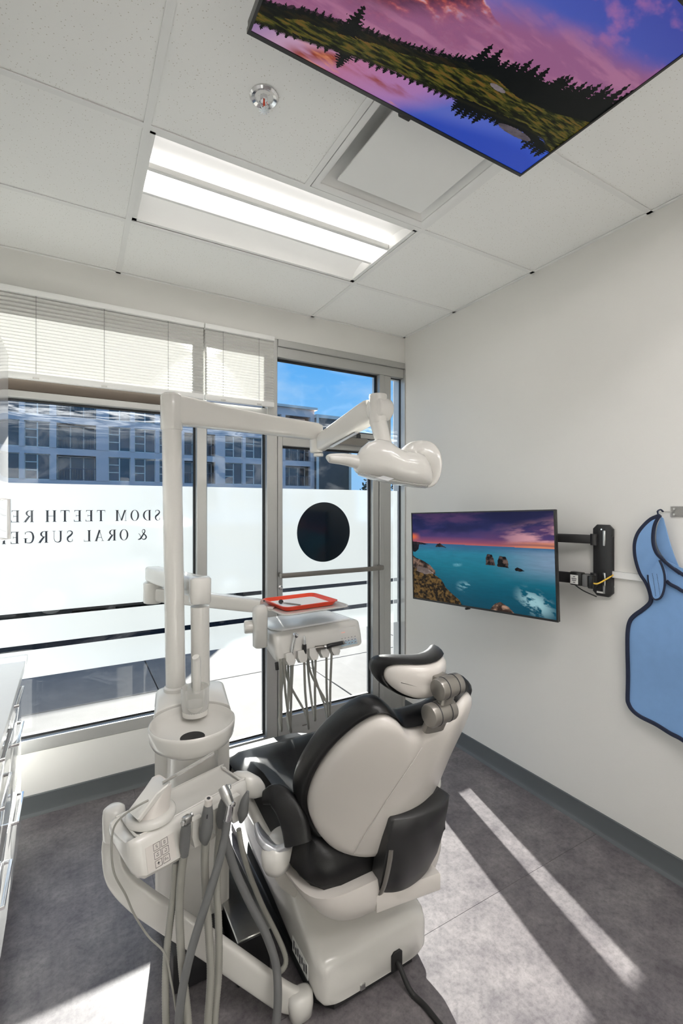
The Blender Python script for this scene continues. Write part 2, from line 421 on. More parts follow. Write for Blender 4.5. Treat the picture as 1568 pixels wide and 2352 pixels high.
def ctile(x0, x1, y0, y1):
    return B().span((x0+.001, y0+.001, HC+.001), (x1-.001, y1-.001, HC+.016), .002, 1).build('ceiling_tile', M['tile'], ce)
ys = [YF]+CT+[YN]
for y1, y0 in zip(ys, ys[1:]):
    ctile(XL, R1, y0, y1); ctile(R2, XR, y0, y1)
ctile(R1, R2, 2.335, YF)
ctile(R1, .826, .498, 1.722); ctile(.826, R2, .498, 1.110)
ctile(R1, R2, -.726, -.114); ctile(R1, R2, YN, -1.338)

# ================================================================ WINDOW WALL
ALU, GAS = M['alu'], M['gasket']
GY = YF+.062                              # glass plane
BANDS = ((1.035, 1.715), (.866, 1.009), (.690, .836))
def quad(name, m, a, b, parent, y):
    me = bpy.data.meshes.new(name)
    me.from_pydata([(a[0], 0, a[1]), (b[0], 0, a[1]), (b[0], 0, b[1]), (a[0], 0, b[1])], [], [(0, 1, 2, 3)])
    me.transform(Matrix.Translation((-(a[0]+b[0])/2, 0, -(a[1]+b[1])/2))); me.materials.append(m)
    return link(name, me, ((a[0]+b[0])/2, y, (a[1]+b[1])/2), parent)
def glazing(x0, x1, z0, z1, parent, film=True, g=.011):
    quad('glass_pane', M['glass'], (x0, z0), (x1, z1), parent, GY)
    k = B()
    for a, b in (((x0, z0), (x1, z0+g)), ((x0, z1-g), (x1, z1)), ((x0, z0+g), (x0+g, z1-g)), ((x1-g, z0+g), (x1, z1-g))):
        k.span((a[0], GY-.022, a[1]), (b[0], GY-.002, b[1]), .002, 1)
    k.build('glazing_gasket', GAS, parent)
    if film:
        for lo, hi in BANDS:
            if lo < z1 and hi > z0: quad('frosted_film', M['film'], (x0+g, max(lo, z0)), (x1-g, min(hi, z1)), parent, GY-.0025)
def bar(name, a, b, parent, m=None, bev=.003): return B().span(a, b, bev, 1).build(name, m or ALU, parent)
Y0, Y1 = YF, YF+.105
# window 1: wide left window
w1 = struct(bar('window_1', (XL+.05, Y0, .32), (.653, Y1, .385), None))
bar('mullion', (.653, Y0, .0), (.714, Y1, 2.70), w1); bar('mullion', (XL, Y0, .32), (XL+.05, Y1, 2.70), w1)
bar('head_bar', (XL+.05, Y0, 2.60), (.653, Y1, 2.70), w1)
bar('transom_lip', (XL+.05, Y0, 2.150), (.653, Y1, 2.186), w1)
bar('transom_bar', (XL+.05, Y0+.012, 2.186), (.653, Y1, 2.262), w1, M['brown'])  # shade under the blind put into the bar's brown colour
glazing(XL+.05, .653, .385, 2.150, w1); glazing(XL+.05, .653, 2.262, 2.60, w1, False)
# window 2: narrow full height light
w2 = struct(bar('window_2', (.714, Y0, .012), (1.102, Y1, .085), None))
bar('mullion', (1.102, Y0, .012), (1.176, Y1, 2.70), w2)
bar('head_bar', (.714, Y0, 2.60), (1.102, Y1, 2.70), w2); bar('transom_bar', (.714, Y0, 2.090), (1.102, Y1, 2.235), w2)
glazing(.714, 1.102, .085, 2.090, w2); glazing(.714, 1.102, 2.235, 2.60, w2, False)
# window 3: transom light over the door
w3 = struct(bar('window_3', (1.176, Y0, 2.092), (1.996, Y1, 2.128), None))
bar('head_bar', (1.176, Y0+.004, 2.585), (2.221, Y1, 2.655), w3); bar('head_channel', (1.176, Y0-.012, 2.655), (2.226, Y1, 2.70), w3)
glazing(1.176, 1.996, 2.128, 2.585, w3, False, .014)
# window 4: slim side light by the right wall
w4 = struct(bar('window_4', (2.105, Y0+.02, .012), (2.221, Y1, .33), None))
bar('jamb', (1.996, Y0, .012), (2.038, Y1, 2.585), w4); bar('jamb', (2.040, Y0+.008, .012), (2.105, Y1, 2.585), w4)
bar('jamb', (2.221, Y0-.014, .012), (2.2285, Y1+.03, 2.655), w4)
glazing(2.105, 2.221, .33, 2.585, w4, True, .004)
# glass door
d1 = struct(bar('door_1', (1.180, Y0+.006, .022), (1.992, Y1-.01, .185), None))
bar('door_stile', (1.180, Y0+.006, .185), (1.216, Y1-.01, 2.086), d1); bar('door_stile', (1.938, Y0+.006, .185), (1.992, Y1-.01, 2.086), d1)
bar('top_rail', (1.216, Y0+.006, 2.000), (1.938, Y1-.01, 2.086), d1)
glazing(1.216, 1.938, .185, 2.000, d1, True, .013)
disc = B().lathe([(.2125, -.0004), (.2125, .0004)], (1.556, GY-.004, 1.411), 72, (0, 1, 0)).build('round_decal', M['navyglass'], d1)
pb = B().tube([(1.192, Y0+.004, 1.140), (1.194, Y0-.035, 1.140), (1.214, Y0-.055, 1.140), (1.6, Y0-.056, 1.140), (1.955, Y0-.055, 1.140), (1.985, Y0-.035, 1.140), (1.986, Y0+.004, 1.140)],
              .017, 12, 4, flat=(1.0, .55, 3)).build('push_bar', M['greymetal'], d1)
B().lathe([(.016, 0), (.016, .004), (.012, .007)], (1.199, Y0+.006, 1.055), 20, (0, -1, 0)).build('lock_cylinder', M['chrome'], d1)
bar('label_plate', (1.36, Y0+.002, .095), (1.395, Y0+.007, .103), d1, M['greymetal'], 0)
# overhead closer on the top rail
cl = B().span((1.60, Y0-.050, 2.030), (1.86, Y0+.006, 2.085), .008).build('door_closer', M['greymetal'], d1)
B().tube([(1.79, Y0-.03, 2.09), (1.79, Y0-.03, 2.125), (1.63, Y0-.11, 2.125), (1.545, Y0-.02, 2.12)], .008, 8, 3).build('closer_arm', M['greymetal'], cl)
B().lathe([(.016, 0), (.016, .025), (.011, .03)], (1.79, Y0-.03, 2.085), 16).build('closer_pivot', M['tvblack'], cl)

# lettering cut from the film of the left window (reads from the street, so mirrored in here)
def arc(cx, cy, ax, ay, bx, by, a0, a1, n=16):        # crescent between outer and inner ellipse
    o = [(cx+ax*math.cos(math.radians(a0+(a1-a0)*k/n)), cy+ay*math.sin(math.radians(a0+(a1-a0)*k/n))) for k in range(n+1)]
    i = [(cx+bx*math.cos(math.radians(a0+(a1-a0)*k/n)), cy+by*math.sin(math.radians(a0+(a1-a0)*k/n))) for k in range(n+1)]
    return o+i[::-1]
def R_(x0, y0, x1, y1): return [(x0, y0), (x1, y0), (x1, y1), (x0, y1)]
T_, S_ = .175, .04                        # thick stem, thin stroke (cap height 1)
def stem(x, w=T_, y0=0, y1=1, sf=.07): return [R_(x, y0, x+w, y1)] + [R_(x-sf, y0, x+w+sf, y0+S_)] + [R_(x-sf, y1-S_, x+w+sf, y1)]
def tri(x, y, dx, dy): return [(x, y), (x+dx, y), (x, y+dy)]
def sw(pts, w0, w1=None):                 # stroke along points, widths w0..w1
    w1 = w0 if w1 is None else w1; L, Rr = [], []; n = len(pts)
    for i, p in enumerate(pts):
        a = pts[max(i-1, 0)]; b = pts[min(i+1, n-1)]; dx, dy = b[0]-a[0], b[1]-a[1]; l = math.hypot(dx, dy) or 1
        w = (w0[i] if isinstance(w0, (list, tuple)) else w0+(w1-w0)*i/(n-1))/2
        L.append((p[0]-dy/l*w, p[1]+dx/l*w)); Rr.append((p[0]+dy/l*w, p[1]-dx/l*w))
    return L+Rr[::-1]
def strip(pts, w):                        # as separate quads, safe for curls
    q = sw(pts, w); n = len(pts); return [[q[i], q[i+1], q[2*n-2-i], q[2*n-1-i]] for i in range(n-1)]
def curve(pts, n=8): return [tuple(v)[:2] for v in crom([Vector((a, b, 0)) for a, b in pts], n)]
def wl_(pts, ws, n=8):
    c = curve(pts, n); m = len(c); return strip(c, [lerp_list(ws, i/(m-1)) for i in range(m)])
O_ = arc(.42, .5, .42, .515, .26, .475, 0, 360, 40)
ring = lambda: [[O_[i], O_[i+1], O_[81-i-1], O_[81-i]] for i in range(40)]
GL = {
 'I': (.31, stem(.08)), 'T': (.80, stem(.325)+[R_(.02, .95, .78, 1), tri(.02, .95, .05, -.2), tri(.78, .95, -.05, -.2)]),
 'E': (.70, stem(.08)+[R_(.1, .96, .62, 1), R_(.1, 0, .66, .04), R_(.1, .49, .48, .53), tri(.62, .96, -.06, -.16), tri(.66, .04, -.07, .2), R_(.46, .40, .485, .62)]),
 'L': (.66, stem(.08)+[R_(.1, 0, .62, .04), tri(.63, .0, -.05, .26)]),
 'H': (.92, stem(.08)+stem(.67)+[R_(.2, .49, .7, .53)]),
 'D': (.88, stem(.08)+[arc(.30, .5, .53, .5, .36, .46, -90, 90, 20), R_(.2, .96, .32, 1), R_(.2, 0, .32, .04)]),
 'R': (.82, stem(.08)+[arc(.34, .75, .33, .25, .18, .21, -90, 90, 16), R_(.2, .96, .36, 1), R_(.2, .50, .36, .54), sw([(.36, .52), (.72, .02)], .15, .17), R_(.62, 0, .86, .035)]),
 'O': (.84, ring()),
 'S': (.60, wl_([(.50, .80), (.44, .95), (.29, .985), (.12, .90), (.10, .74), (.26, .56), (.44, .42), (.49, .24), (.40, .07), (.24, .015), (.10, .08), (.06, .24)],
                [.03, .04, .05, .10, .13, .16, .16, .13, .10, .05, .04, .03])+[R_(.49, .74, .51, .98), R_(.045, .03, .065, .28)]),
 'M': (1.10, stem(.86)+[R_(.12, 0, .155, 1), R_(.04, 0, .24, .035), R_(.04, .965, .24, 1), sw([(.19, 1), (.54, .04)], .15), sw([(.54, .04), (.90, 1)], .045)]),
 'W': (1.24, [sw([(.10, 1), (.38, .0)], .15), sw([(.38, 0), (.64, .9)], .045), sw([(.56, 1), (.84, 0)], .15), sw([(.84, 0), (1.12, 1)], .045), R_(0, .965, .27, 1), R_(.98, .965, 1.22, 1)]),
 'A': (.86, [sw([(.12, 0), (.42, 1)], .045), sw([(.40, 1), (.73, 0)], .16), R_(.24, .30, .60, .34), R_(.0, 0, .24, .035), R_(.60, 0, .86, .035)]),
 'U': (.88, [R_(.08, .3, .23, 1), R_(0, .965, .32, 1), R_(.70, .32, .74, 1), R_(.60, .965, .84, 1)]+wl_([(.155, .32), (.20, .10), (.40, .02), (.62, .10), (.72, .34)], [.15, .13, .06, .05, .045])),
 'G': (.90, [R_(.64, .03, .78, .42), R_(.54, .39, .86, .43), R_(.74, .74, .765, .97)]+wl_([(.75, .78), (.66, .93), (.45, .985), (.20, .88), (.09, .5), (.20, .12), (.45, .015), (.72, .08)], [.03, .04, .05, .12, .17, .12, .05, .04])),
 'V': (.86, [sw([(.12, 1), (.44, 0)], .16), sw([(.44, 0), (.74, 1)], .045), R_(0, .965, .26, 1), R_(.62, .965, .86, 1)]),
 'Y': (.82, [sw([(.10, 1), (.40, .45)], .15), sw([(.40, .45), (.70, 1)], .045), R_(.325, 0, .475, .5), R_(.25, 0, .55, .035), R_(0, .965, .25, 1), R_(.58, .965, .82, 1)]),
 '&': (.92, wl_([(.86, .58), (.74, .50), (.60, .22), (.40, .03), (.18, .06), (.08, .24), (.20, .44), (.40, .60), (.48, .80), (.38, .96), (.24, .90), (.22, .74), (.40, .46), (.66, .10), (.90, .02)],
                [.03, .05, .05, .07, .11, .14, .11, .06, .05, .05, .09, .10, .13, .15, .06])),
 ' ': (.28, []),
}
def sign_line(text, x_start, z0, h, pitch, parent):
    x = x_start
    for ch in text:
        w, polys = GL[ch]
        if polys:
            k = B()
            for pl in polys:
                vs = [k.bm.verts.new((x-h*.88*a, GY-.0045, z0+h*b)) for a, b in pl]
                f = k.bm.faces.new(vs)
            r = bmesh.ops.extrude_face_region(k.bm, geom=k.bm.faces[:])
            bmesh.ops.translate(k.bm, verts=[g for g in r['geom'] if isinstance(g, bmesh.types.BMVert)], vec=(0, .0006, 0))
            k.build('letter', M['letter'], parent, ang=20)
        x -= h*(.88*w+pitch)
sign_line('WISDOM TEETH REMOVAL', .574, 1.510, .062, .29, w1)
sign_line('& ORAL SURGERY', .380, 1.399, .062, .28, w1)

# ---------------------------------------------------------------- pleated shades
def shade(name, x0, x1, label, cords):
    yb, ztop, zbot = YF-.040, 2.694, 2.236
    t = thing(name, ((x0+x1)/2, yb, zbot), label, 'window shade', 'pleated shades over the window heads')
    B().span((x0, yb-.018, ztop-.030), (x1, yb+.022, ztop), .004).build('head_rail', M['tee'], t)
    B().span((x0, yb-.012, zbot), (x1, yb+.014, zbot+.032), .005).build('bottom_rail', M['tee'], t)
    prof = []; z = ztop-.030; i = 0
    for p in (.021,)*5+(.0170,)*30:                        # top folds wider, as they hang
        if z-p < zbot+.032: break
        prof.append((z, yb+.006 if i % 2 == 0 else yb-.006)); z -= p/2; i += 1
        prof.append((z, yb+.006 if i % 2 == 0 else yb-.006)); z -= p/2; i += 1
    prof.append((zbot+.030, yb))
    me = bpy.data.meshes.new('pleated_cloth'); v = []
    for z, y in prof: v += [(x0+.002, y, z), (x1-.002, y, z)]
    me.from_pydata(v, [], [(2*i, 2*i+1, 2*i+3, 2*i+2) for i in range(len(prof)-1)]); me.materials.append(M['shade'])
    me.transform(Matrix.Translation((-(x0+x1)/2, -yb, -(ztop+zbot)/2)))
    link('pleated_cloth', me, ((x0+x1)/2, yb, (ztop+zbot)/2), t)
    for c in cords:
        B().cyl((c, yb-.009, zbot+.02), (c, yb-.009, ztop-.02), .0009, 6).build('lift_cord', M['greyhose'], t)
        B().span((c-.014, yb-.016, zbot+.004), (c+.014, yb-.011, zbot+.012), .001, 1).build('cord_clip', M['plastic'], t)
    return t
shade('pleated_shade', XL+.01, .684, 'wide white pleated shade over the lettered left window', (-.42, -.16, .15, .48))
shade('pleated_shade', .690, 1.134, 'narrow white pleated shade between wide shade and transom over door', (.80, 1.03))
# ================================================================ STREET OUTSIDE
M['concrete'] = mat('brushed_concrete', (.125, .121, .113), .9, var=.16, vscale=9, bump=.3, bscale=120, detail=8)
M['asphalt'] = mat('asphalt', (.022, .024, .027), 1.0, var=.25, vscale=30, bump=.3, spec=.0)
M['facade'] = mat('blue_grey_cladding', (.84, .68, .64), .6, var=.06, vscale=.8)
M['facade_dark'] = mat('charcoal_cladding', (.12, .11, .10), .6, var=.2, vscale=1.5)
M['frame_pale'] = mat('pale_window_frame', (.88, .78, .68), .5, var=.05)
M['bglass'] = mat('building_glass', (.018, .045, .07), .06, var=.9, vscale=.6, spec=.9)
M['rail'] = mat('grey_balcony_rail', (.10, .12, .15), .5)
M['leaf'] = mat('dark_green_leaves', (.018, .034, .014), .7, var=.5, vscale=3)
M['bark'] = mat('bark', (.06, .045, .035), .9, var=.2)
M['carpaint'] = mat('dark_teal_car_paint', (.02, .035, .045), .25, coat=.8)
M['tyre'] = mat('tyre_rubber', (.012, .012, .012), .8)
M['redlens'] = mat('red_tail_lamp', (.45, .02, .015), .25)
pv = struct(B().span((-40, YF+.15, -.16), (60, 5.90, -.04)).build('pavement', M['concrete']))
xs = [-4.95, -3.55, -2.15, -.75, .655, 2.06, 3.46, 4.86, 6.26]
for x0, x1 in zip(xs, xs[1:]):
    for y0, y1 in ((YF+.15, 4.315), (4.315, 5.74)):
        B().span((x0+.005, y0+.005, -.05), (x1-.005, y1-.005, -.012), .004, 1).build('concrete_slab', M['concrete'], pv)
for i, x in enumerate(range(-6, 8, 2)):
    B().span((x+.004, 5.75, -.15), (x+1.996, 5.90, -.008), .012, 1).build('kerb_stone', M['concrete'], pv)
struct(B().span((-60, 5.90, -.24), (90, 49.8, -.14)).build('street', M['asphalt']))

# parked car whose shade falls on the pavement
def car(cx, cy, label):
    t = thing('parked_car', (cx, cy, -.14), label, 'car')
    g = -.14; L, Wd = 4.3, 1.75
    side = [(-2.1, .30), (-2.15, .62), (-2.05, .86), (-1.75, .95), (-1.35, 1.36), (-.9, 1.47), (.75, 1.46), (1.3, 1.04), (1.75, .90), (2.08, .74), (2.15, .45), (2.1, .28)]
    rings = []
    for k, s in enumerate((-1, -.93, -.7, .7, .93, 1)):
        f = (0.93, .985, 1, 1, .985, .93)[k]
        rings.append([Vector((cx+x*f, cy+s*Wd/2*(1 if z < .95 else .86), g+.28+(z-.28)*f)) for x, z in side])
    B().loft(rings).build('body', M['carpaint'], t, ang=50)
    for sg in (-1, 1):
        yy = cy+sg*Wd/2*.90
        B().prism([(-1.6, .97), (-1.28, 1.28), (-.85, 1.38), (.68, 1.37), (1.1, 1.03)], (cx, yy-.004, g), X, Z, (0, 1, 0), .008).build('side_window', M['bglass'], t)
        for x in (-1.32, 1.32):
            w = B().lathe([(.05, -.10), (.25, -.11), (.32, -.09), (.33, 0), (.32, .09), (.25, .11), (.05, .10)], (cx+x, cy+sg*(Wd/2-.10), g+.33), 24, (0, 1, 0)).build('wheel', M['tyre'], t)
            B().lathe([(.19, 0), (.17, .02), (.04, .025)], (cx+x, cy+sg*(Wd/2+.012), g+.33), 20, (0, sg, 0)).build('wheel_hub', M['steel'], w)
        B().box((cx-2.08, cy+sg*.62, g+.74), (.10, .34, .13), .02).build('tail_lamp', M['redlens'], t)
        B().box((cx+2.05, cy+sg*.60, g+.66), (.12, .34, .12), .03).build('head_lamp', M['glassy'] if 'glassy' in M else M['clear'], t)
car(1.05, 8.95, 'dark car parked across the pavement, seen through the slits in the frosted film')

# apartment block over the road
def building():
    t = thing('apartment_building', (0, 50, -.14), 'blue-grey apartment block across the street with rows of windows and balconies', 'building')
    FY = 50.0; X0, X1 = -32.0, 25.1; fh = 2.93; z0 = 4.05
    wallm = M['facade']
    floors = [1.12, z0, z0+fh, z0+2*fh]
    # openings: column pattern repeating every 11.4 m: balcony bay then window pairs
    ops = []
    x = X1-2.6
    def col(xa, w, kind): ops.append((xa, xa+w, kind))
    for k in range(6):
        xb = 21.35-k*11.3
        col(xb, 3.2, 'balcony'); col(xb-2.45, 1.95, 'window'); col(xb-4.75, 1.95, 'window'); col(xb-7.05, 1.95, 'window')
    ops = [o for o in ops if o[0] > X0]
    # wall pieces: floor bands and piers
    top = 13.35
    bands = [(-.14, floors[0])] + [(f+2.33, f+fh) for f in floors[:-1]] + [(floors[-1]+2.33, top)]
    for a, b in bands: B().span((X0, FY, a), (X1, FY+.5, b)).build('floor_band', wallm, t)
    so = sorted(ops); edges = [X0]+[q for o in so for q in o[:2]]+[X1]
    for f in floors:
        for a, b in zip(edges[::2], edges[1::2]):
            if b-a > .02: B().span((a, FY-.04, f), (b, FY+.5, f+2.33)).build('pier', wallm, t)
    B().span((X0, FY+2.2, 0), (X1, FY+12, top-.3)).build('rear_wall', M['facade_dark'], t)
    B().span((X0-.3, FY-.35, top-.25), (X1+.3, FY+12, top+.05), .03, 1).build('roof_slab', M['frame_pale'], t)
    # one window, one balcony, then copies
    protow = {}
    for xa, xb, kind in so:
        for f in floors:
            c = Vector(((xa+xb)/2, FY+.2, f+1.165)); w = xb-xa; h = 2.33
            if kind == 'window':
                if 'w' not in protow:
                    k = B(); fr = .07
                    for a, b in (((-w/2, -h/2), (-w/2+fr, h/2)), ((w/2-fr, -h/2), (w/2, h/2)), ((-w/2, -h/2), (w/2, -h/2+fr)), ((-w/2, h/2-fr), (w/2, h/2)),
                                 ((-.05, -h/2), (.05, h/2)), ((-w/2, -.35), (-.05, -.27)), ((-w/2, .38), (-.05, .46))):
                        k.span((c.x+a[0], c.y-.05, c.z+a[1]), (c.x+b[0], c.y+.05, c.z+b[1]))
                    o = k.build('window', M['frame_pale'], t, origin=c); protow['w'] = o
                    p = B().span((c.x-w/2, c.y+.0, c.z-h/2), (c.x+w/2, c.y+.03, c.z+h/2)).build('pane', M['bglass'], o, origin=c); protow['p'] = p
                else:
                    o = again(protow['w'], c, t); again(protow['p'], c, o)
            else:
                if 'b' not in protow:
                    k = B(); fr = .09
                    for a, b in (((-w/2, -h/2), (-w/2+fr, h/2)), ((w/2-fr, -h/2), (w/2, h/2)), ((-w/2, h/2-fr), (w/2, h/2)), ((-.55, -h/2), (-.45, h/2)), ((.55, -h/2), (.65, h/2))):
                        k.span((c.x+a[0], c.y+1.25, c.z+a[1]), (c.x+b[0], c.y+1.35, c.z+b[1]))
                    o = k.build('balcony_door', M['frame_pale'], t, origin=c); protow['b'] = o
                    p = B().span((c.x-w/2, c.y+1.3, c.z-h/2), (c.x+w/2, c.y+1.34, c.z+h/2)).build('pane', M['bglass'], o, origin=c); protow['bp'] = p
                    k = B().span((c.x-w/2, c.y-.22, c.z-.10), (c.x+w/2, c.y-.17, c.z-.05)).span((c.x-w/2, c.y-.22, c.z-h/2+.05), (c.x+w/2, c.y-.17, c.z-h/2+.10))
                    for q in range(15):
                        xx = c.x-w/2+w*q/14; k.span((xx-.015, c.y-.21, c.z-h/2), (xx+.015, c.y-.18, c.z-.05))
                    protow['r'] = k.build('balcony_rail', M['rail'], t, origin=c)
                else:
                    o = again(protow['b'], c, t); again(protow['bp'], c, o); again(protow['r'], c, t)
    # charcoal stair tower at its right hand end with pale corner trims
    B().span((25.1, FY-.5, -.14), (29.75, FY+12, 12.2)).build('stair_tower', M['facade_dark'], t)
    for x in (25.1, 29.6): B().span((x, FY-.62, -.14), (x+.3, FY-.4, 12.2)).build('corner_trim', M['frame_pale'], t)
    B().span((25.1, FY-.6, 12.2), (29.9, FY+12, 12.6)).build('tower_coping', M['frame_pale'], t)
building()
def tree(x, y, h, r, label, n=260):
    t = thing('street_tree', (x, y, -.1), label, 'tree', 'trees beside the charcoal tower')
    B().tube([(x, y, -.15), (x+.1, y, h*.3), (x, y+.1, h*.75)], [.22, .16, .06], 8, 3).build('trunk', M['bark'], t)
    rnd = random.Random(int(x*10)); bm = bmesh.new()
    for i in range(n*6):
        a = rnd.random()*6.283; q = rnd.random()**.5; zz = rnd.random(); rad = r*(1-zz*.75)*q*(.75+.5*rnd.random())
        c = Vector((x+rad*math.cos(a), y+rad*math.sin(a), h*.22+h*.8*zz)); s_ = .16+.22*rnd.random()
        d1_, d2_ = Vector([rnd.uniform(-1, 1) for _ in range(3)]).normalized()*s_, Vector([rnd.uniform(-1, 1) for _ in range(3)]).normalized()*s_*.5
        vs = [bm.verts.new(c-d1_), bm.verts.new(c+d2_), bm.verts.new(c+d1_), bm.verts.new(c-d2_)]; bm.faces.new(vs)
    k = B(); k.bm.free(); k.bm = bm; o = k.build('foliage', M['leaf'], t); o['kind'] = 'stuff'
tree(31.6, 46, 7.6, 2.6, 'dense dark green tree just right of the charcoal tower')
tree(38.6, 48, 9.0, 2.9, 'taller dark green tree far right, glimpsed in the slim side light')
# ================================================================ CEILING FIXTURES
def troffer(y0, label, lm='lens'):
    """2x4 recessed volumetric light: white trough, curved reflectors, lit basket lens with side rails"""
    x0, x1, y1 = R1+.012, R2-.012, y0+.588
    t = thing('ceiling_light', ((x0+x1)/2, (y0+y1)/2, HC), label, 'ceiling light', 'recessed ceiling lights')
    yc = (y0+y1)/2; z = HC+.002; w = .588/2
    k = B()                                # housing: flange + reflectors
    for s_ in (-1, 1):
        pr = [(w, 0), (w-.018, 0), (w-.022, .006), (w-.05, .030), (w-.10, .048), (w-.15, .056), (.085, .058), (.085, .075), (w, .075)]
        k.loft([[Vector((x, yc+s_*a, z+b)) for a, b in pr] for x in (x0, x1)])
    k.build('reflector', M['white_gloss'] if False else M['tee'], t, ang=30)
    for xa in (x0, x1-.02):
        B().span((xa, yc-w, z), (xa+.02, yc+w, z+.07)).build('end_plate', M['tee'], t)
    ln = B()
    ln.loft([[Vector((x, yc+a, z+b)) for a, b in ((-.066, .03), (-.066, .052), (.066, .052), (.066, .03), (.05, .018), (.02, .012), (-.02, .012), (-.05, .018))] for x in (x0+.02, x1-.02)])
    lens = ln.build('basket_lens', M[lm], t)
    for s_ in (-1, 1):
        B().span((x0+.02, yc+s_*.078-.010, z+.004), (x1-.02, yc+s_*.078+.010, z+.030), .003, 1).build('lens_rail', M['tee'], t)
    B().span((x0, yc-w, z+.074), (x1, yc+w, z+.08)).build('back_pan', M['tee'], t)
    return t
troffer(1.734, 'recessed rectangular ceiling light with a glowing lens, in front of the window wall', 'lens_dim')
troffer(-.102, 'added unseen fill light shaped as a recessed ceiling light, straight above the viewpoint')  # this and the next are added to brighten the room from the front
troffer(-1.326, 'added unseen fill light shaped as a recessed ceiling light, near the back wall behind the viewpoint')
# square plaque air diffuser
t = thing('air_diffuser', (1.132, 1.416, HC), 'square white plaque air diffuser in the ceiling beside the television', 'air vent')
dx, dy = 1.132, 1.416
k = B()
def sq(h, z, r=.004): return [Vector((dx+a, dy+b, z)) for a, b in rrect(2*h, 2*h, max(r, .003), 3)]
k.loft([sq(.291, HC-.004), sq(.291, HC+.010), sq(.262, HC+.010), sq(.262, HC+.002), sq(.272, HC-.004), sq(.291, HC-.004)], False, False)
k.build('frame', M['tee'], t, ang=30)
B().loft([sq(.264, HC+.004), sq(.256, HC+.016), sq(.235, HC+.045), sq(.20, HC+.080, .04), sq(.165, HC+.10, .10), sq(.14, HC+.14, .13)], False, True).build('cone', M['tee'], t, ang=60)
B().loft([sq(.2125, HC+.001), sq(.2125, HC+.006), sq(.18, HC+.014)], True, True).build('plaque', M['tee'], t, ang=20)
B().cyl((dx, dy, HC+.012), (dx, dy, HC+.13), .012, 10).build('plaque_stem', M['steel'], t)
# sprinkler
sx, sy = .530, 1.413
t = thing('sprinkler_head', (sx, sy, HC), 'chrome pendent fire sprinkler with a red bulb in the ceiling tile', 'sprinkler')
B().lathe([(.046, HC), (.046, HC-.003), (.040, HC-.008), (.030, HC-.004), (.026, HC+.006), (.018, HC+.008)], (sx, sy, 0), 40, cap0=False).build('escutcheon', M['chrome'], t)
B().lathe([(.013, HC+.006), (.013, HC-.010), (.010, HC-.013)], (sx, sy, 0), 6).build('threaded_body', M['chrome'], t)
for s_ in (-1, 1):
    B().tube([(sx+s_*.010, sy, HC-.012), (sx+s_*.014, sy, HC-.024), (sx+s_*.005, sy, HC-.040)], .0026, 8, 4).build('yoke_arm', M['chrome'], t)
B().lathe([(.003, HC-.013), (.0035, HC-.020), (.003, HC-.030), (.0015, HC-.034)], (sx, sy, 0), 12).build('glass_bulb', M['red'], t)
k = B().lathe([(.006, HC-.038), (.006, HC-.044)], (sx, sy, 0), 16)
for i in range(10):
    a = 2*math.pi*i/10; k.box((sx+.011*math.cos(a), sy+.011*math.sin(a), HC-.0435), (.011, .0035, .001), 0, 1, Matrix.Rotation(a, 3, 'Z'))
k.build('deflector', M['chrome'], t)

# ================================================================ TELEVISIONS
def vnoise(x, y, seed=0):
    xi, yi = np.floor(x).astype(int), np.floor(y).astype(int); xf, yf = x-xi, y-yi
    u, v = xf*xf*(3-2*xf), yf*yf*(3-2*yf)
    def h(a, b):
        n = (a*374761393 + b*668265263 + seed*974711) & 0x7fffffff; n = ((n ^ (n >> 13))*1274126177) & 0x7fffffff
        return ((n ^ (n >> 16)) & 0xffff)/65535.0
    return (h(xi, yi)*(1-u)+h(xi+1, yi)*u)*(1-v) + (h(xi, yi+1)*(1-u)+h(xi+1, yi+1)*u)*v
def fbm(x, y, oct=5, seed=0):
    s, a, t_ = 0, 1, 0
    for o in range(oct): s = s + a*vnoise(x*2**o+17*o, y*2**o-9*o, seed+o); t_ += a; a *= .55
    return s/t_
def C3(*c): return np.array(sr(*c))
def blend(img, m, col):
    m = np.clip(m, 0, 1)[..., None]; return img*(1-m) + np.asarray(col)*m
def ss(a, b, x): t_ = np.clip((x-a)/(b-a), 0, 1); return t_*t_*(3-2*t_)
def ramp(v, stops):
    p = [s_[0] for s_ in stops]; return np.stack([np.interp(v, p, [sr(*s_[1])[i] for s_ in stops]) for i in range(3)], -1)
def pl(x, pts): return np.interp(x, [p[0] for p in pts], [p[1] for p in pts])
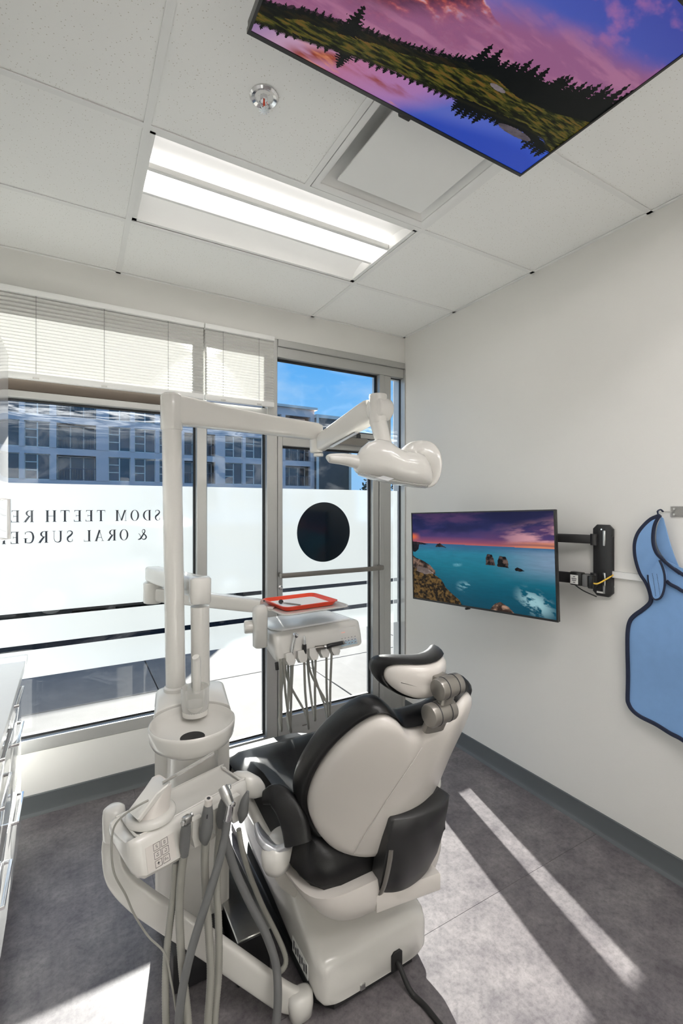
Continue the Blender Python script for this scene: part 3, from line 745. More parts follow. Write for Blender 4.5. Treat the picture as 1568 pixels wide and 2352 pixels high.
def picture_screen(name, n, m, paint, to_world, parent, strength):
    """flat screen: a grid whose own picture is held in a colour attribute and given off as light"""
    u, v = np.meshgrid((np.arange(n)+.5)/n, (np.arange(m)+.5)/m); img = np.clip(paint(u, v), 0, 1)
    gu, gv = np.meshgrid(np.arange(n+1)/n, np.arange(m+1)/m); co = to_world(gu.ravel(), gv.ravel())
    c = co.mean(0); me = bpy.data.meshes.new(name)
    i, j = np.meshgrid(np.arange(n), np.arange(m)); a = (j*(n+1)+i).ravel(); f = np.stack([a, a+1, a+n+2, a+n+1], -1)
    me.vertices.add(len(co)); me.vertices.foreach_set('co', (co-c).astype(np.float32).ravel())
    me.loops.add(f.size); me.loops.foreach_set('vertex_index', f.astype(np.int32).ravel())
    me.polygons.add(len(f)); me.polygons.foreach_set('loop_start', (np.arange(len(f))*4).astype(np.int32))
    me.update(calc_edges=True); me.validate()
    at = me.color_attributes.new('picture', 'FLOAT_COLOR', 'CORNER')
    at.data.foreach_set('color', np.repeat(np.concatenate([img.reshape(-1, 3), np.ones((n*m, 1))], 1), 4, 0).astype(np.float32).ravel())
    t_ = NT(name); b = t_.node('ShaderNodeBsdfPrincipled', Roughness=.25); b.inputs['Base Color'].default_value = (.004, .004, .004, 1)
    b.inputs['Specular IOR Level'].default_value = .12
    v_ = t_.node('ShaderNodeVertexColor'); v_.layer_name = 'picture'
    t_.link(v_.outputs['Color'], b.inputs['Emission Color']); b.inputs['Emission Strength'].default_value = strength
    t_.link(b.outputs[0], t_.out.inputs['Surface']); me.materials.append(t_.m)
    return link(name, me, c, parent)
def spruce(img, u, v, x, base, h, w, col, flip=1, seed=0):
    t_ = (v-base)/h*flip; prof = w*(1.02-t_)**.8*(.35+.65*np.abs(np.sin(t_*22+seed)))*(.6+.8*vnoise(t_*26, (u-x)*300, seed))
    return blend(img, ((t_ > -.05) & (t_ < 1) & (np.abs(u-x) < np.clip(prof, .001, 1))).astype(float), col)
def paint_mountain(u, v):
    a = 1.79                              # aspect
    shore = pl(u, [(0, .045), (.12, .075), (.25, .125), (.37, .16), (.52, .185), (.67, .215), (.84, .25), (.93, .25), (1, .20)])
    tl = pl(u, [(0, .13), (.10, .19), (.19, .225), (.32, .27), (.43, .31), (.54, .375), (.62, .41), (.70, .45), (.87, .49), (1, .55)])
    img = ramp(v+.08*(u-.5), [(.2, (160, 105, 145)), (.42, (150, 104, 156)), (.52, (165, 120, 190)), (.62, (104, 108, 190)), (.75, (78, 94, 186)), (1, (66, 78, 172))])
    n = fbm(u*5*a, v*9, 6, 3); img = blend(img, ss(.55, .8, n)*.6*ss(.5, .7, v), sr(190, 120, 170))
    ridge = pl(u, [(0, .40), (.06, .52), (.15, .80), (.22, .92), (.30, .84), (.37, .68), (.45, .60), (.52, .565), (.60, .53), (.66, .45), (1, .3)]) + .02*(fbm(u*40, v*6, 4, 9)-.5)
    mt = ss(.004, -.004, v-ridge)
    rk = .5+1.5*(fbm(u*22+v*8, v*26-u*10, 6, 5)-.5); mcol = ramp(rk, [(.25, (60, 25, 40)), (.45, (120, 50, 50)), (.58, (190, 85, 60)), (.68, (235, 150, 120)), (.8, (225, 190, 215))])
    mcol = mcol*.9 + np.array(sr(150, 90, 140))*.1
    img = img*(1-mt[..., None]) + mcol*mt[..., None]
    mist = ss(.17, .02, v-tl-.13*ss(.25, .5, u)-.06*fbm(u*9, v*9, 4, 1)); img = blend(img, mist*.95, sr(158, 98, 138)); img = blend(img, mist*ss(.45, .7, fbm(u*7, v*22, 5, 8))*.5, sr(196, 132, 165))
    mead = (v < tl); g = fbm(u*30, v*120, 5, 2)
    g = ss(.25, .75, g); gcol = ramp(g*.75+.25*np.clip((v-shore)/np.maximum(tl-shore, .01), 0, 1), [(.12, (14, 16, 7)), (.40, (44, 48, 16)), (.65, (82, 80, 26)), (.95, (118, 84, 36))])
    img = np.where(mead[..., None], gcol, img)
    dark = np.array(sr(9, 13, 12)); rnd = np.random.RandomState(4)
    img = blend(img, ((v > tl-.03-.02*fbm(u*30, u*0, 3)) & (v < tl+.018*fbm(u*90, u*0+3, 3, 6)+.004) & (u < .70)).astype(float)*.9, dark)
    for x in np.linspace(0, .60, 44): img = spruce(img, u, v, x+rnd.uniform(-.006, .006), pl(x, [(0, .125), (.19, .22), (.32, .265), (.54, .37), (.62, .405)]), rnd.uniform(.02, .042), .010, dark, 1, int(x*99))
    img = spruce(img, u, v, .215, .205, .13, .034, dark, 1, 3)
    img = blend(img, ((v > tl-.10*ss(.55, .75, u)) & (v < tl+.02) & (u > .58)).astype(float), dark)
    for x in np.linspace(.55, 1.0, 26): img = spruce(img, u, v, x+rnd.uniform(-.01, .01), pl(x, [(.54, .36), (.7, .42), (.87, .46), (1, .52)]), rnd.uniform(.055, .13)+.10*max(0, x-.85)/.15, .030, dark, 1, int(x*77))
    rkm = ((u-.66)/.03)**2+((v-.345)/.012)**2 < 1; img = np.where(rkm[..., None], np.array(sr(128, 118, 122))*(.6+.7*fbm(u*60, v*60, 3))[..., None], img)
    # lake with the reflected scene
    lk = v < shore; n2 = fbm(u*6+v*5, v*14, 6, 12)
    d = (shore-v)
    lc = ramp(u+.6*d, [(0, (150, 120, 170)), (.10, (200, 160, 190)), (.30, (190, 120, 160)), (.50, (175, 125, 185)), (.62, (95, 110, 200)), (1.0, (60, 95, 205))])
    lc = blend(lc, ss(.03, -.03, np.abs(d-.055-.02*np.sin(u*20))-.028)*ss(.05, .15, u)*ss(.62, .42, u)*ss(.35, .6, n2), sr(150, 62, 40))
    lc = blend(lc, ss(.58, .74, n2)*ss(.08, .2, u)*ss(.60, .4, u), sr(235, 150, 110))
    lc = blend(lc, ss(.10, .2, d+.15*(u-.5))*ss(.3, .6, u), sr(48, 78, 190))
    img = np.where(lk[..., None], lc, img)
    for x in np.linspace(.0, .60, 30): img = spruce(img, u, v, x, pl(x, [(0, .045), (.25, .125), (.52, .185), (.67, .215)])+.004, rnd.uniform(.012, .035), .012, dark, -1, int(x*88))
    img = spruce(img, u, v, .235, .118, .08, .03, dark, -1, 5)
    for x in np.linspace(.60, .97, 18): img = spruce(img, u, v, x, pl(x, [(.52, .185), (.67, .215), (.84, .25), (1, .2)])+.01, rnd.uniform(.05, .11), .030, dark, -1, int(x*66))
    st = ((u-.83-.5*(v-.20))/.07)**2+((v-.20)/.022)**2 < 1; img = np.where(st[..., None], np.array(sr(96, 88, 96))*(.45+.9*fbm(u*50, v*50, 4))[..., None], img)
    img = blend(img, ss(.012, 0, np.abs(v-shore))*.8, sr(30, 30, 14))
    return img
def paint_sea(u, v):
    hz = .652
    img = ramp(v, [(.64, (214, 110, 95)), (.68, (150, 80, 110)), (.74, (80, 62, 118)), (.82, (40, 44, 100)), (1, (22, 26, 72))])
    n = fbm(u*4+v*2, v*9-u*1.2, 6, 4); img = blend(img, ss(.45, .75, n)*.65*ss(.66, .74, v), sr(96, 62, 108)); img = blend(img, ss(.55, .3, n)*.5*ss(.7, .8, v), sr(16, 20, 62))
    w = ss(.55, .92, u)*ss(.66, .72, v)*ss(.97, .80, v+.25*(1-u)); img = blend(img, w*ss(.3, .62, fbm(u*5+v*8, v*16-u*5, 5, 7)), sr(226, 165, 175))
    img = blend(img, ss(.62, .95, u)*ss(.70, .66, np.abs(v-.03)+.01)*.9, sr(238, 150, 110)); img = blend(img, ss(.08, 0, u)*ss(.06, .0, np.abs(v-.725))*.95, sr(250, 120, 60))
    img = blend(img, ss(.02, 0, np.abs(v-.668-.008*np.sin(u*9)))*.55*ss(.5, .9, u), sr(70, 58, 96))
    sea = v < hz+.004-.01*u
    sc = ramp(v, [(0, (6, 74, 96)), (.2, (8, 92, 116)), (.42, (22, 122, 146)), (.56, (40, 132, 160)), (.63, (52, 110, 150)), (.66, (60, 100, 150))])
    sc = blend(sc, ss(.55, 1.05, u)*ss(.28, .5, v)*ss(.66, .58, v)*.75, sr(150, 168, 196)); sc = sc*(.86+.28*fbm(u*18, v*70, 5, 2))[..., None]
    sc = blend(sc, ss(.35, .0, u)*ss(.5, .2, v)*.4, sr(8, 84, 108))
    f = fbm(u*22, v*26+u*8, 6, 11)
    sc = blend(sc, ss(.16, .02, np.hypot((u-.88)/.9, (v-.13)*1.0+.5*(u-.88)))*ss(.44, .60, f)*.9, sr(170, 216, 224))
    sc = blend(sc, ss(.09, .0, np.hypot(u-.43, (v-.20)*1.1))*ss(.52, .66, f)*.8, sr(150, 205, 216))
    sc = blend(sc, ss(.03, .0, np.abs(v-.43-.12*(u-.36)))*ss(.05, .0, np.abs(u-.37))*ss(.5, .65, f)*.6, sr(130, 200, 215))
    img = np.where(sea[..., None], sc, img)
    def rock(img, poly, c0, c1, seed, sc_=40):
        px, py = [p[0] for p in poly], [p[1] for p in poly]; ins = np.zeros_like(u, bool); q = u+.006*(fbm(u*50, v*50, 3, seed)-.5); r = v+.010*(fbm(u*50, v*50, 3, seed+1)-.5); j = len(px)-1
        for i in range(len(px)):
            ins ^= ((py[i] > r) != (py[j] > r)) & (q < (px[j]-px[i])*(r-py[i])/(py[j]-py[i]+1e-9)+px[i]); j = i
        k = ss(.32, .72, fbm(u*sc_, v*sc_*.7, 6, seed+2))**1.6; return np.where(ins[..., None], np.array(sr(*c0))*(1-k[..., None])+np.array(sr(*c1))*k[..., None], img)
    img = rock(img, [(0, .67), (.04, .665), (.10, .655), (.14, .645), (.06, .635), (.05, .58), (.02, .54), (0, .55)], (8, 10, 20), (52, 40, 48), 21)
    img = rock(img, [(.20, .618), (.21, .645), (.235, .66), (.265, .63), (.29, .612)], (10, 12, 20), (60, 48, 48), 22)
    img = rock(img, [(.578, .455), (.578, .53), (.59, .565), (.62, .562), (.632, .52), (.642, .455)], (8, 10, 14), (98, 80, 76), 23)
    img = rock(img, [(.655, .445), (.658, .51), (.67, .555), (.71, .548), (.725, .50), (.728, .44)], (8, 10, 14), (112, 92, 84), 24)
    img = rock(img, [(.765, .43), (.78, .455), (.805, .44), (.825, .425), (.80, .412), (.77, .415)], (6, 8, 12), (50, 42, 44), 25)
    img = rock(img, [(0, .50), (.03, .475), (.10, .44), (.15, .40), (.19, .345), (.195, .30), (.0, .28)], (34, 26, 24), (150, 120, 104), 26, 26)
    img = rock(img, [(0, .36), (.08, .33), (.17, .31), (.24, .25), (.28, .16), (.33, .10), (.38, .05), (.40, .0), (0, -.02)], (26, 20, 12), (120, 92, 50), 28, 60)
    img = rock(img, [(.04, .38), (.12, .365), (.18, .31), (.10, .29), (.03, .32)], (110, 96, 92), (200, 184, 174), 31, 20)
    img = rock(img, [(.60, .0), (.63, .065), (.67, .09), (.72, .055), (.755, .0), (.7, -.03)], (50, 36, 32), (188, 150, 128), 33, 30)
    return img
def bezel(parent, o, u, v, w_, L, Hh, m):
    k = B()
    for a, b in (((0, 0), (L, .010)), ((0, Hh-.007), (L, Hh)), ((0, .010), (.007, Hh-.007)), ((L-.007, .010), (L, Hh-.007))):
        k.prism([(a[0], a[1]), (b[0], a[1]), (b[0], b[1]), (a[0], b[1])], o, u, v, w_, -.012)
    return k.build('bezel', m, parent)
# ceiling television, screen facing down
TX0, TX1, TY0, TY1, TZ = .354, 1.303, .510, 1.058, 2.700
t = thing('television', (.83, .78, TZ), 'flat television hung under the ceiling, showing a pink mountain and lake at dusk', 'television')
B().span((TX0+.001, TY0+.001, TZ+.004), (TX1-.001, TY1-.001, TZ+.030), .004, 1).span((TX0+.12, TY0+.10, TZ+.028), (TX1-.12, TY1-.10, TZ+.062), .01, 2).build('rear_cover', M['tvblack'], t)
bezel(t, (TX0, TY1, TZ), X, -Y, Z, TX1-TX0, TY1-TY0, M['tvblack']).location.z += .012
picture_screen('screen', 640, 370, paint_mountain, lambda a, b: np.stack([TX0+.006+a*(TX1-TX0-.012), TY1-.009-b*(TY1-TY0-.016), np.full_like(a, TZ+.003)], -1), t, .60)
B().span((.80, TY1-.002, TZ-.002), (.84, TY1+.010, TZ+.012), .003, 1).build('infrared_window', M['tvblack'], t)
t = thing('ceiling_mount', (.83, .78, HC), 'black bracket fixing the mountain television to the ceiling', 'mount')
B().span((.70, .66, HC-.012), (.96, .90, HC-.003), .003, 1).build('ceiling_plate', M['blackpl'], t)
B().cyl((.83, .78, HC-.012), (.83, .78, TZ+.07), .024, 20).build('drop_tube', M['blackpl'], t)
B().span((.68, .68, TZ+.062), (.98, .88, TZ+.072), .003, 1).build('mounting_plate', M['blackpl'], t)
# wall television on a swing arm
A_ = P(948, 1375, 2.25*1.321); Bp = P(1281, 1430, 2.25); At = P(948, 1177, 2.25*1.321); Bt = P(1281, 1171, 2.25)
wu = (Bp-A_); L = wu.length; wu.normalize(); wv = ((At-A_)+(Bt-Bp)); wv = (wv-wu*wv.dot(wu)).normalized(); wn_ = wu.cross(wv)   # towards the room
Hh = ((At-A_).length+(Bt-Bp).length)/2
t = thing('television', (A_+Bp)/2, 'flat television on the right wall, showing sea rocks at sunset', 'television')
B().prism([(.001, .001), (L-.001, .001), (L-.001, Hh-.001), (.001, Hh-.001)], A_-wn_*.004, wu, wv, -wn_, .024, .003, 1).prism([(.12, .08), (L-.12, .08), (L-.12, Hh-.12), (.12, Hh-.12)], A_-wn_*.026, wu, wv, -wn_, .034, .008, 2).build('rear_cover', M['tvblack'], t)
bezel(t, A_, wu, wv, wn_, L, Hh, M['tvblack'])
def _w(a, b):
    o, p, q = np.array(A_-wn_*.003), np.array(wu), np.array(wv)
    return o + np.outer(.006+a*(L-.012), p) + np.outer(.010+b*(Hh-.016), q)
picture_screen('screen', 520, 300, paint_sea, _w, t, .60)
B().box(A_+wu*(L*.44)-wv*.006-wn_*.006, (.035, .012, .012), .003).build('infrared_window', M['tvblack'], t)
# swing arm bracket
t = thing('television_mount', (XR, 1.32, 1.33), 'black steel swing-arm bracket on the right wall behind the sea television', 'mount')
k = B().prism([(1.268+a, 1.16+b) for a, b in [(.02, 0), (.075, 0), (.095, .02), (.095, .05), (.088, .06), (.088, .29), (.095, .30), (.095, .325), (.075, .345), (.02, .345), (0, .325), (0, .295), (.006, .285), (.006, .06), (0, .045), (0, .02)]],
              (XR-.002, 0, 0), Y, Z, (-1, 0, 0), .022, .004, 2)
wp = k.build('wall_plate', M['blackpl'], t)
for zc, hh in ((1.44, .075), (1.225, .10)): B().span((XR-.030, 1.298, zc-hh/2), (XR-.0235, 1.310, zc+hh/2), .002, 1).build('plate_slot', M['steel'], wp)
B().span((XR-.028, 1.305, 1.175), (XR-.0245, 1.340, 1.183)).build('plate_label', M['label'], wp)
B().lathe([(.005, 0), (.004, .003)], (XR-.024, 1.318, 1.482), 12, (-1, 0, 0)).build('plate_bolt', M['chrome'], wp)
aend = A_+wu*(L*.50)-wn_*.085
for zc, hh, nm in ((1.432, .044, 'upper_arm'), (1.235, .055, 'lower_arm')):
    ax = Vector((XR-.03, 1.352, zc)); p1 = Vector((XR-.095, 1.60, zc)); p2 = Vector((aend.x, aend.y, zc))
    B().tube([ax, p1], hh/2, 16, 1, flat=(1, .38, 5), up=Z).cyl(ax-Z*hh*.62, ax+Z*hh*.62, .017, 16).build(nm, M['blackpl'], t)
    q = Z*.030
    B().tube([p1+q*(1 if zc > 1.3 else -.2), p2+q*(1 if zc > 1.3 else -.2)], hh/2, 16, 1, flat=(1, .38, 5), up=Z).cyl(p1-Z*.05, p1+Z*.05, .016, 16).build('fore_arm', M['blackpl'], t)
hd = aend; c0 = Vector((hd.x, hd.y, 1.345))
B().prism([(-.10, -.14), (.10, -.14), (.10, .14), (-.10, .14)], c0+wn_*.018, wu, wv, wn_, .008, .003, 1).cyl(c0-Z*.14, c0+Z*.14, .016, 16).build('screen_plate', M['blackpl'], t)
# power adapter strapped on the lower arm
pc = Vector((XR-.088, 1.400, 1.240))
t = thing('power_adapter', pc, 'small black power adapter with a white rating label, strapped to the bracket arm', 'adapter')
B().box(pc, (.034, .062, .066), .006, 2).build('case', M['tvblack'], t)
B().box(pc+Vector((-.0175, .006, -.004)), (.001, .040, .044)).build('rating_label', M['label'], t)
k = B()
for dz, wd in ((.014, .010), (-.014, .010), (.004, .026), (-.004, .022)): k.box(pc+Vector((-.0183, .006, -.004+dz)), (.0008, wd, .003))
k.build('rating_print', M['ink'], t)
B().box(pc+Vector((0, -.044, -.004)), (.032, .024, .058), .004).build('plug_strap', M['greyhose'], t)
B().box(pc+Vector((.004, -.070, -.008)), (.030, .026, .062), .005).build('plug_end', M['tvblack'], t)
B().tube([pc+Vector((-.004, -.085, -.012)), pc+Vector((-.006, -.105, -.010)), pc+Vector((.03, -.118, .006)), Vector((XR-.010, 1.270, 1.268))], .0035, 8, 5).build('yellow_lead', M['yellow'], t)
B().tube([pc+Vector((0, .02, -.03)), pc+Vector((0, -.03, -.055)), pc+Vector((.01, -.09, -.075))], .003, 8, 5).build('black_lead', M['tvblack'], t)
rc = B().span((XR-.013, -.6, 1.254), (XR, 1.276, 1.286), .002, 1).build('cable_raceway', M['white_gloss'])
tag(rc, 'white cable raceway running along the wall behind the blue apron', 'raceway')

# ================================================================ APRON ON ITS RAIL
hk = thing('apron_rail', (XR, 1.0, 1.57), 'clear acrylic hook rail on the wall above the blue apron', 'hook rail')
B().span((XR-.006, .55, 1.546), (XR, 1.030, 1.594), .002, 1).build('rail_strip', M['clear'], hk)
for z in (1.558, 1.582): B().lathe([(.005, 0), (.0035, .003)], (XR-.006, 1.014, z), 12, (-1, 0, 0)).build('screw', M['steel'], hk)
B().cyl((XR-.004, 1.02, 1.570), (XR-.004, 1.085, 1.570), .002, 8).build('hook_wire', M['clear'], hk)
B().tube([(XR-.004, 1.058, 1.570), (XR-.020, 1.060, 1.578), (XR-.040, 1.062, 1.572), (XR-.044, 1.058, 1.556), (XR-.036, 1.055, 1.546), (XR-.028, 1.055, 1.552)], .0035, 8, 5).build('hook', M['navy'], hk)
ap = thing('lead_apron', (XR, .95, 1.1), 'blue radiation apron with navy edging hanging from the wall hook', 'apron')
AX = lambda s_, z: XR-.034-.012*math.sin(s_*9+1)*min(1, max(0, (1.5-z)/.4))-.006*math.sin(z*14)
def AV(s_, z, off=0): return Vector((AX(s_, z)-off, s_, z))
def sheet(name, left, right, m, parent, n=18, off=0.0, th=.006):
    """cloth between a left and a right edge, each a list of (y, z) from top to bottom"""
    lp = crom([Vector((0, a, b)) for a, b in left], 6); rp = resample(crom([Vector((0, a, b)) for a, b in right], 6), len(lp)-1); lp = resample(lp, len(lp)-1)
    k = B(); g = []
    for sgn in (0, 1):
        g.append([[k.bm.verts.new(AV(a.lerp(b, i/n).y, a.lerp(b, i/n).z, off+sgn*th)) for i in range(n+1)] for a, b in zip(lp, rp)])
    for q, rows in enumerate(g):
        for r0, r1 in zip(rows, rows[1:]):
            for i in range(n): k.bm.faces.new((r0[i], r0[i+1], r1[i+1], r1[i]))
    for rowsA, rowsB in ((g[0], g[1]),):
        for r in (0, -1):
            for i in range(n): k.bm.faces.new((rowsA[r][i], rowsA[r][i+1], rowsB[r][i+1], rowsB[r][i]))
        for j in range(len(rowsA)-1):
            for c in (0, -1): k.bm.faces.new((rowsA[j][c], rowsA[j+1][c], rowsB[j+1][c], rowsB[j][c]))
    return k.build(name, m, parent, ang=60)
def edge(pts, parent, off=.003, r=.0075): return B().tube([AV(a, b, off) for a, b in crom2(pts)], r, 8, 1, flat=(1, .8)).build('navy_binding', M['navy'], parent)
def crom2(pts): return [(v.y, v.z) for v in crom([Vector((0, a, b)) for a, b in pts], 8)]
# outline surveyed on the wall
outer_e = [(1.059, 1.55), (1.087, 1.535), (1.115, 1.506), (1.139, 1.47), (1.152, 1.428), (1.154, 1.381), (1.148, 1.335), (1.135, 1.291), (1.115, 1.258), (1.101, 1.224), (1.094, 1.19), (1.101, 1.164), (1.13, 1.131), (1.161, 1.101), (1.179, 1.072), (1.187, 1.028), (1.19, 0.933), (1.192, 0.828), (1.193, 0.723), (1.188, 0.693), (1.169, 0.669), (1.135, 0.654), (1.073, 0.646), (1.015, 0.633), (0.966, 0.627)]
inner_e = [(1.053, 1.55), (1.066, 1.523), (1.073, 1.493), (1.076, 1.453), (1.073, 1.418), (1.062, 1.389), (1.041, 1.366), (1.015, 1.342), (0.976, 1.313)]
bodyL = outer_e[8:]; nb = len(bodyL)
bodyR = [(1.03-.48*min(1, i/6), z_) for i, z_ in enumerate([1.272, 1.24, 1.21, 1.18, 1.14, 1.10, 1.07, 1.02, .93, .83, .72, .69, .66, .64, .62, .60, .58][:nb])]
sheet('torso_panel', bodyL, bodyR, M['blue'], ap, 26)
edge(outer_e+[(.86, .60), (.60, .585)], ap, .010, .0095)
flapL = outer_e[:10]
flapR = inner_e[:7]+[(1.034, 1.33), (1.03, 1.28), (1.05, 1.23)]
sheet('shoulder_flap', flapL, flapR, M['blue'], ap, 10, .008)
edge([(1.057, 1.553)]+inner_e, ap, .012)
sheet('neck_flap', [(1.056, 1.548), (1.070, 1.50), (1.072, 1.43), (1.045, 1.37), (1.0, 1.33)], [(1.048, 1.541), (1.035, 1.494), (1.021, 1.437), (1.004, 1.375), (0.987, 1.328)], M['blue'], ap, 8, -.016)
sheet('far_shoulder', [(1.040, 1.366), (1.032, 1.32), (1.028, 1.27)], [(.55, 1.15), (.55, 1.12), (.55, 1.08)], M['blue'], ap, 14, .001)
edge([(.55, 1.15), (.549, 1.0), (.549, .80), (.551, .66), (.575, .588), (.62, .588)], ap, .008, .0085)
edge([(1.0, 1.33), (.94, 1.295), (.85, 1.262), (.70, 1.205), (.55, 1.15)], ap, .008)
edge([(1.03, 1.274), (1.015, 1.262), (0.989, 1.251), (0.93, 1.225), (.56, 1.08)], ap, .010)
tabp = [(1.05, 1.363), (1.073, 1.333), (1.097, 1.293), (1.096, 1.265), (1.087, 1.222), (1.08, 1.198), (1.068, 1.19)]
tabr = [(1.048, 1.363), (1.037, 1.332), (1.031, 1.299), (1.032, 1.259), (1.039, 1.224), (1.05, 1.2), (1.066, 1.19)]
sheet('strap_tab', tabp, tabr, M['blue'], ap, 8, .020)
edge(tabp[2:]+tabr[::-1][1:], ap, .023, .0055)
k = B()
for a in (1.078, 1.060):
    for i in range(15):
        z = 1.300-.0066*i; k.box(AV(a-.0008*i, z, .0268), (.0008, .0012, .0042))
k.build('stitching', M['ink'], ap)

# ================================================================ CABINETS ON THE LEFT
CXF = -.205                               # door faces
t = thing('base_cabinet', (-.5, 1.4, 0), 'white gloss base cabinet run with bar handles under the worktop', 'cabinet')
B().span((XL+.002, .30, .10), (CXF-.020, 2.62, .118)).span((XL+.002, .30, .118), (XL+.014, 2.62, .868)).span((XL+.014, 2.602, .118), (CXF-.020, 2.62, .868)).span((XL+.014, .30, .118), (CXF-.020, .318, .868)).span((XL+.014, 1.54, .118), (CXF-.020, 1.558, .868)).build('carcass', M['white_gloss'], t)
B().span((XL+.002, .30, .002), (CXF-.075, 2.60, .10)).build('toe_kick', M['tee'], t)
def handle(k, y0, y1, z, x, vert=False):
    if not vert: k.tube([(x, y0, z), (x+.020, y0, z), (x+.020, y1, z), (x, y1, z)], .006, 10, 1, flat=(1, 1, 5))
    else: k.tube([(x, y0, z), (x+.024, y0, z), (x+.024, y0, z+y1), (x, y0, z+y1)], .006, 10, 1, flat=(1, 1, 5), up=Y)
    return k
ycuts = [2.615, 2.19, 1.56, .93, .305]
for i, (y1, y0) in enumerate(zip(ycuts, ycuts[1:])):
    for z0, z1 in ((.715, .862), (.41, .711), (.105, .406)):
        d = B().span((CXF-.020, y0+.002, z0), (CXF, y1-.002, z1), .0025, 2).build('drawer', M['white_gloss'], t)
        yc, hw = (y0+y1)/2, min(.11, (y1-y0)*.36); handle(B(), yc-hw-(.08 if i == 0 else 0), yc+hw-(.08 if i == 0 else 0), z1-.05, CXF-.001).build('handle', M['chrome'], d)
wt = thing('worktop', (-.5, 1.4, .868), 'white worktop along the left wall with an inset round sink', 'worktop')
bm = bmesh.new()
SXC, SYC, SR = -.455, 2.07, .165
oc = [(XL+.002, .28), (-.182, .28), (-.182, 2.640), (XL+.002, 2.640)]
hole = [(SXC+SR*math.cos(2*math.pi*i/48), SYC+SR*math.sin(2*math.pi*i/48)) for i in range(48)]
outer = []
for hx, hy in hole:                       # radial projection of each hole vertex on the slab outline
    dx_, dy_ = hx-SXC, hy-SYC; ts = [(b_-c_)/d_ for c_, d_, bs in ((SXC, dx_, (XL+.002, -.182)), (SYC, dy_, (.28, 2.640))) for b_ in bs if abs(d_) > 1e-6]
    tt = min(q for q in ts if q > 0); outer.append((SXC+dx_*tt, SYC+dy_*tt))
for cx_, cy_ in oc:                       # snap nearest to the true corners
    i = min(range(48), key=lambda q: (outer[q][0]-cx_)**2+(outer[q][1]-cy_)**2); outer[i] = (cx_, cy_)
k = B(); V = lambda pts, z: [Vector((a, b, z)) for a, b in pts]
k.loft([V(hole, .870), V(outer, .870), V(outer, .896), V([(SXC+(a-SXC)*.995, SYC+(b-SYC)*.995) for a, b in outer], .898), V(hole, .898), V(hole, .870)], False, False)
k.build('slab', M['counter'], wt, ang=30)
sk = B().lathe([(SR+.022, .899), (SR+.020, .903), (SR+.004, .903), (SR-.004, .895), (SR-.010, .82), (SR-.05, .782), (.03, .775), (.0, .774)], (SXC, SYC, 0), 48, cap0=False, cap1=False).build('sink_bowl', M['steel'], wt)
B().lathe([(.03, .776), (.028, .779), (.0, .778)], (SXC, SYC, 0), 24, cap0=False, cap1=False).build('drain', M['chrome'], sk)
t = thing('wall_cabinet', (-.5, 1.2, 1.8), 'tall white gloss wall cabinet at the left edge, chrome bar handle', 'cabinet')
B().span((XL+.002, .30, 1.477), (CXF-.018, 2.085, 2.145), .002, 1).build('carcass', M['white_gloss'], t)
for y0, y1 in ((1.50, 2.088), (.90, 1.497), (.30, .897)):
    d = B().span((CXF-.018, y0+.002, 1.474), (CXF+.002, y1, 2.150), .0025, 2).build('door', M['white_gloss'], t)
    handle(B(), y1-.22 if y1 > 2 else y0+.05, .128, 1.487, CXF+.001, True).build('handle', M['chrome'], d)
# ================================================================ DENTAL CHAIR
HX = .87                                  # middle of the chair, which points down the room
ch = thing('dental_chair', (HX, 1.65, 0), 'white dental chair with black vinyl cushions, backrest turned to the viewer', 'chair')
# base on the floor
def rbox_ring(x0, x1, z0, z1, y, n=40, e=5): return sup(((x0+x1)/2, y, (z0+z1)/2), X, Z, (x1-x0)/2, (z1-z0)/2, n, e)
B().prism([(HX-.205+a, b) for a, b in ((0, 1.34), (.05, 1.285), (.36, 1.285), (.41, 1.34), (.40, 2.25), (.36, 2.30), (.05, 2.30), (.01, 2.25))], (0, 0, .002), X, Y, Z, .035, .004, 1).build('base_plate', M['blackpl'], ch)
hood = []                                 # hood: low at the heel, rising to the lift column
for y, w, zt_, e in ((1.268, .185, .155, 6), (1.275, .203, .172, 7), (1.30, .213, .183, 8), (1.36, .215, .205, 6.5), (1.45, .214, .245, 5.5), (1.56, .212, .300, 5), (1.68, .210, .355, 4.5), (1.80, .207, .400, 4.5), (1.95, .203, .420, 4.5), (2.08, .190, .39, 4.5), (2.18, .16, .33, 4), (2.22, .12, .24, 3)):
    z0_ = .036; hood.append(sup((HX, y, (z0_+zt_)/2), X, Z, w, (zt_-z0_)/2, 44, e))
bc = B().loft(hood).build('base_hood', M['plastic'], ch, ang=60)
B().prism([(-.022, 0), (.022, 0), (.022, .052), (.012, .062), (-.012, .062), (-.022, .052)], (HX+.075, 1.262, .036), X, Z, Y, .02, .002, 1).build('cable_slot', M['black'], bc)
B().box((HX-.06, 1.268, .045), (.02, .008, .02), .003).build('hood_clip', M['steel'], bc)
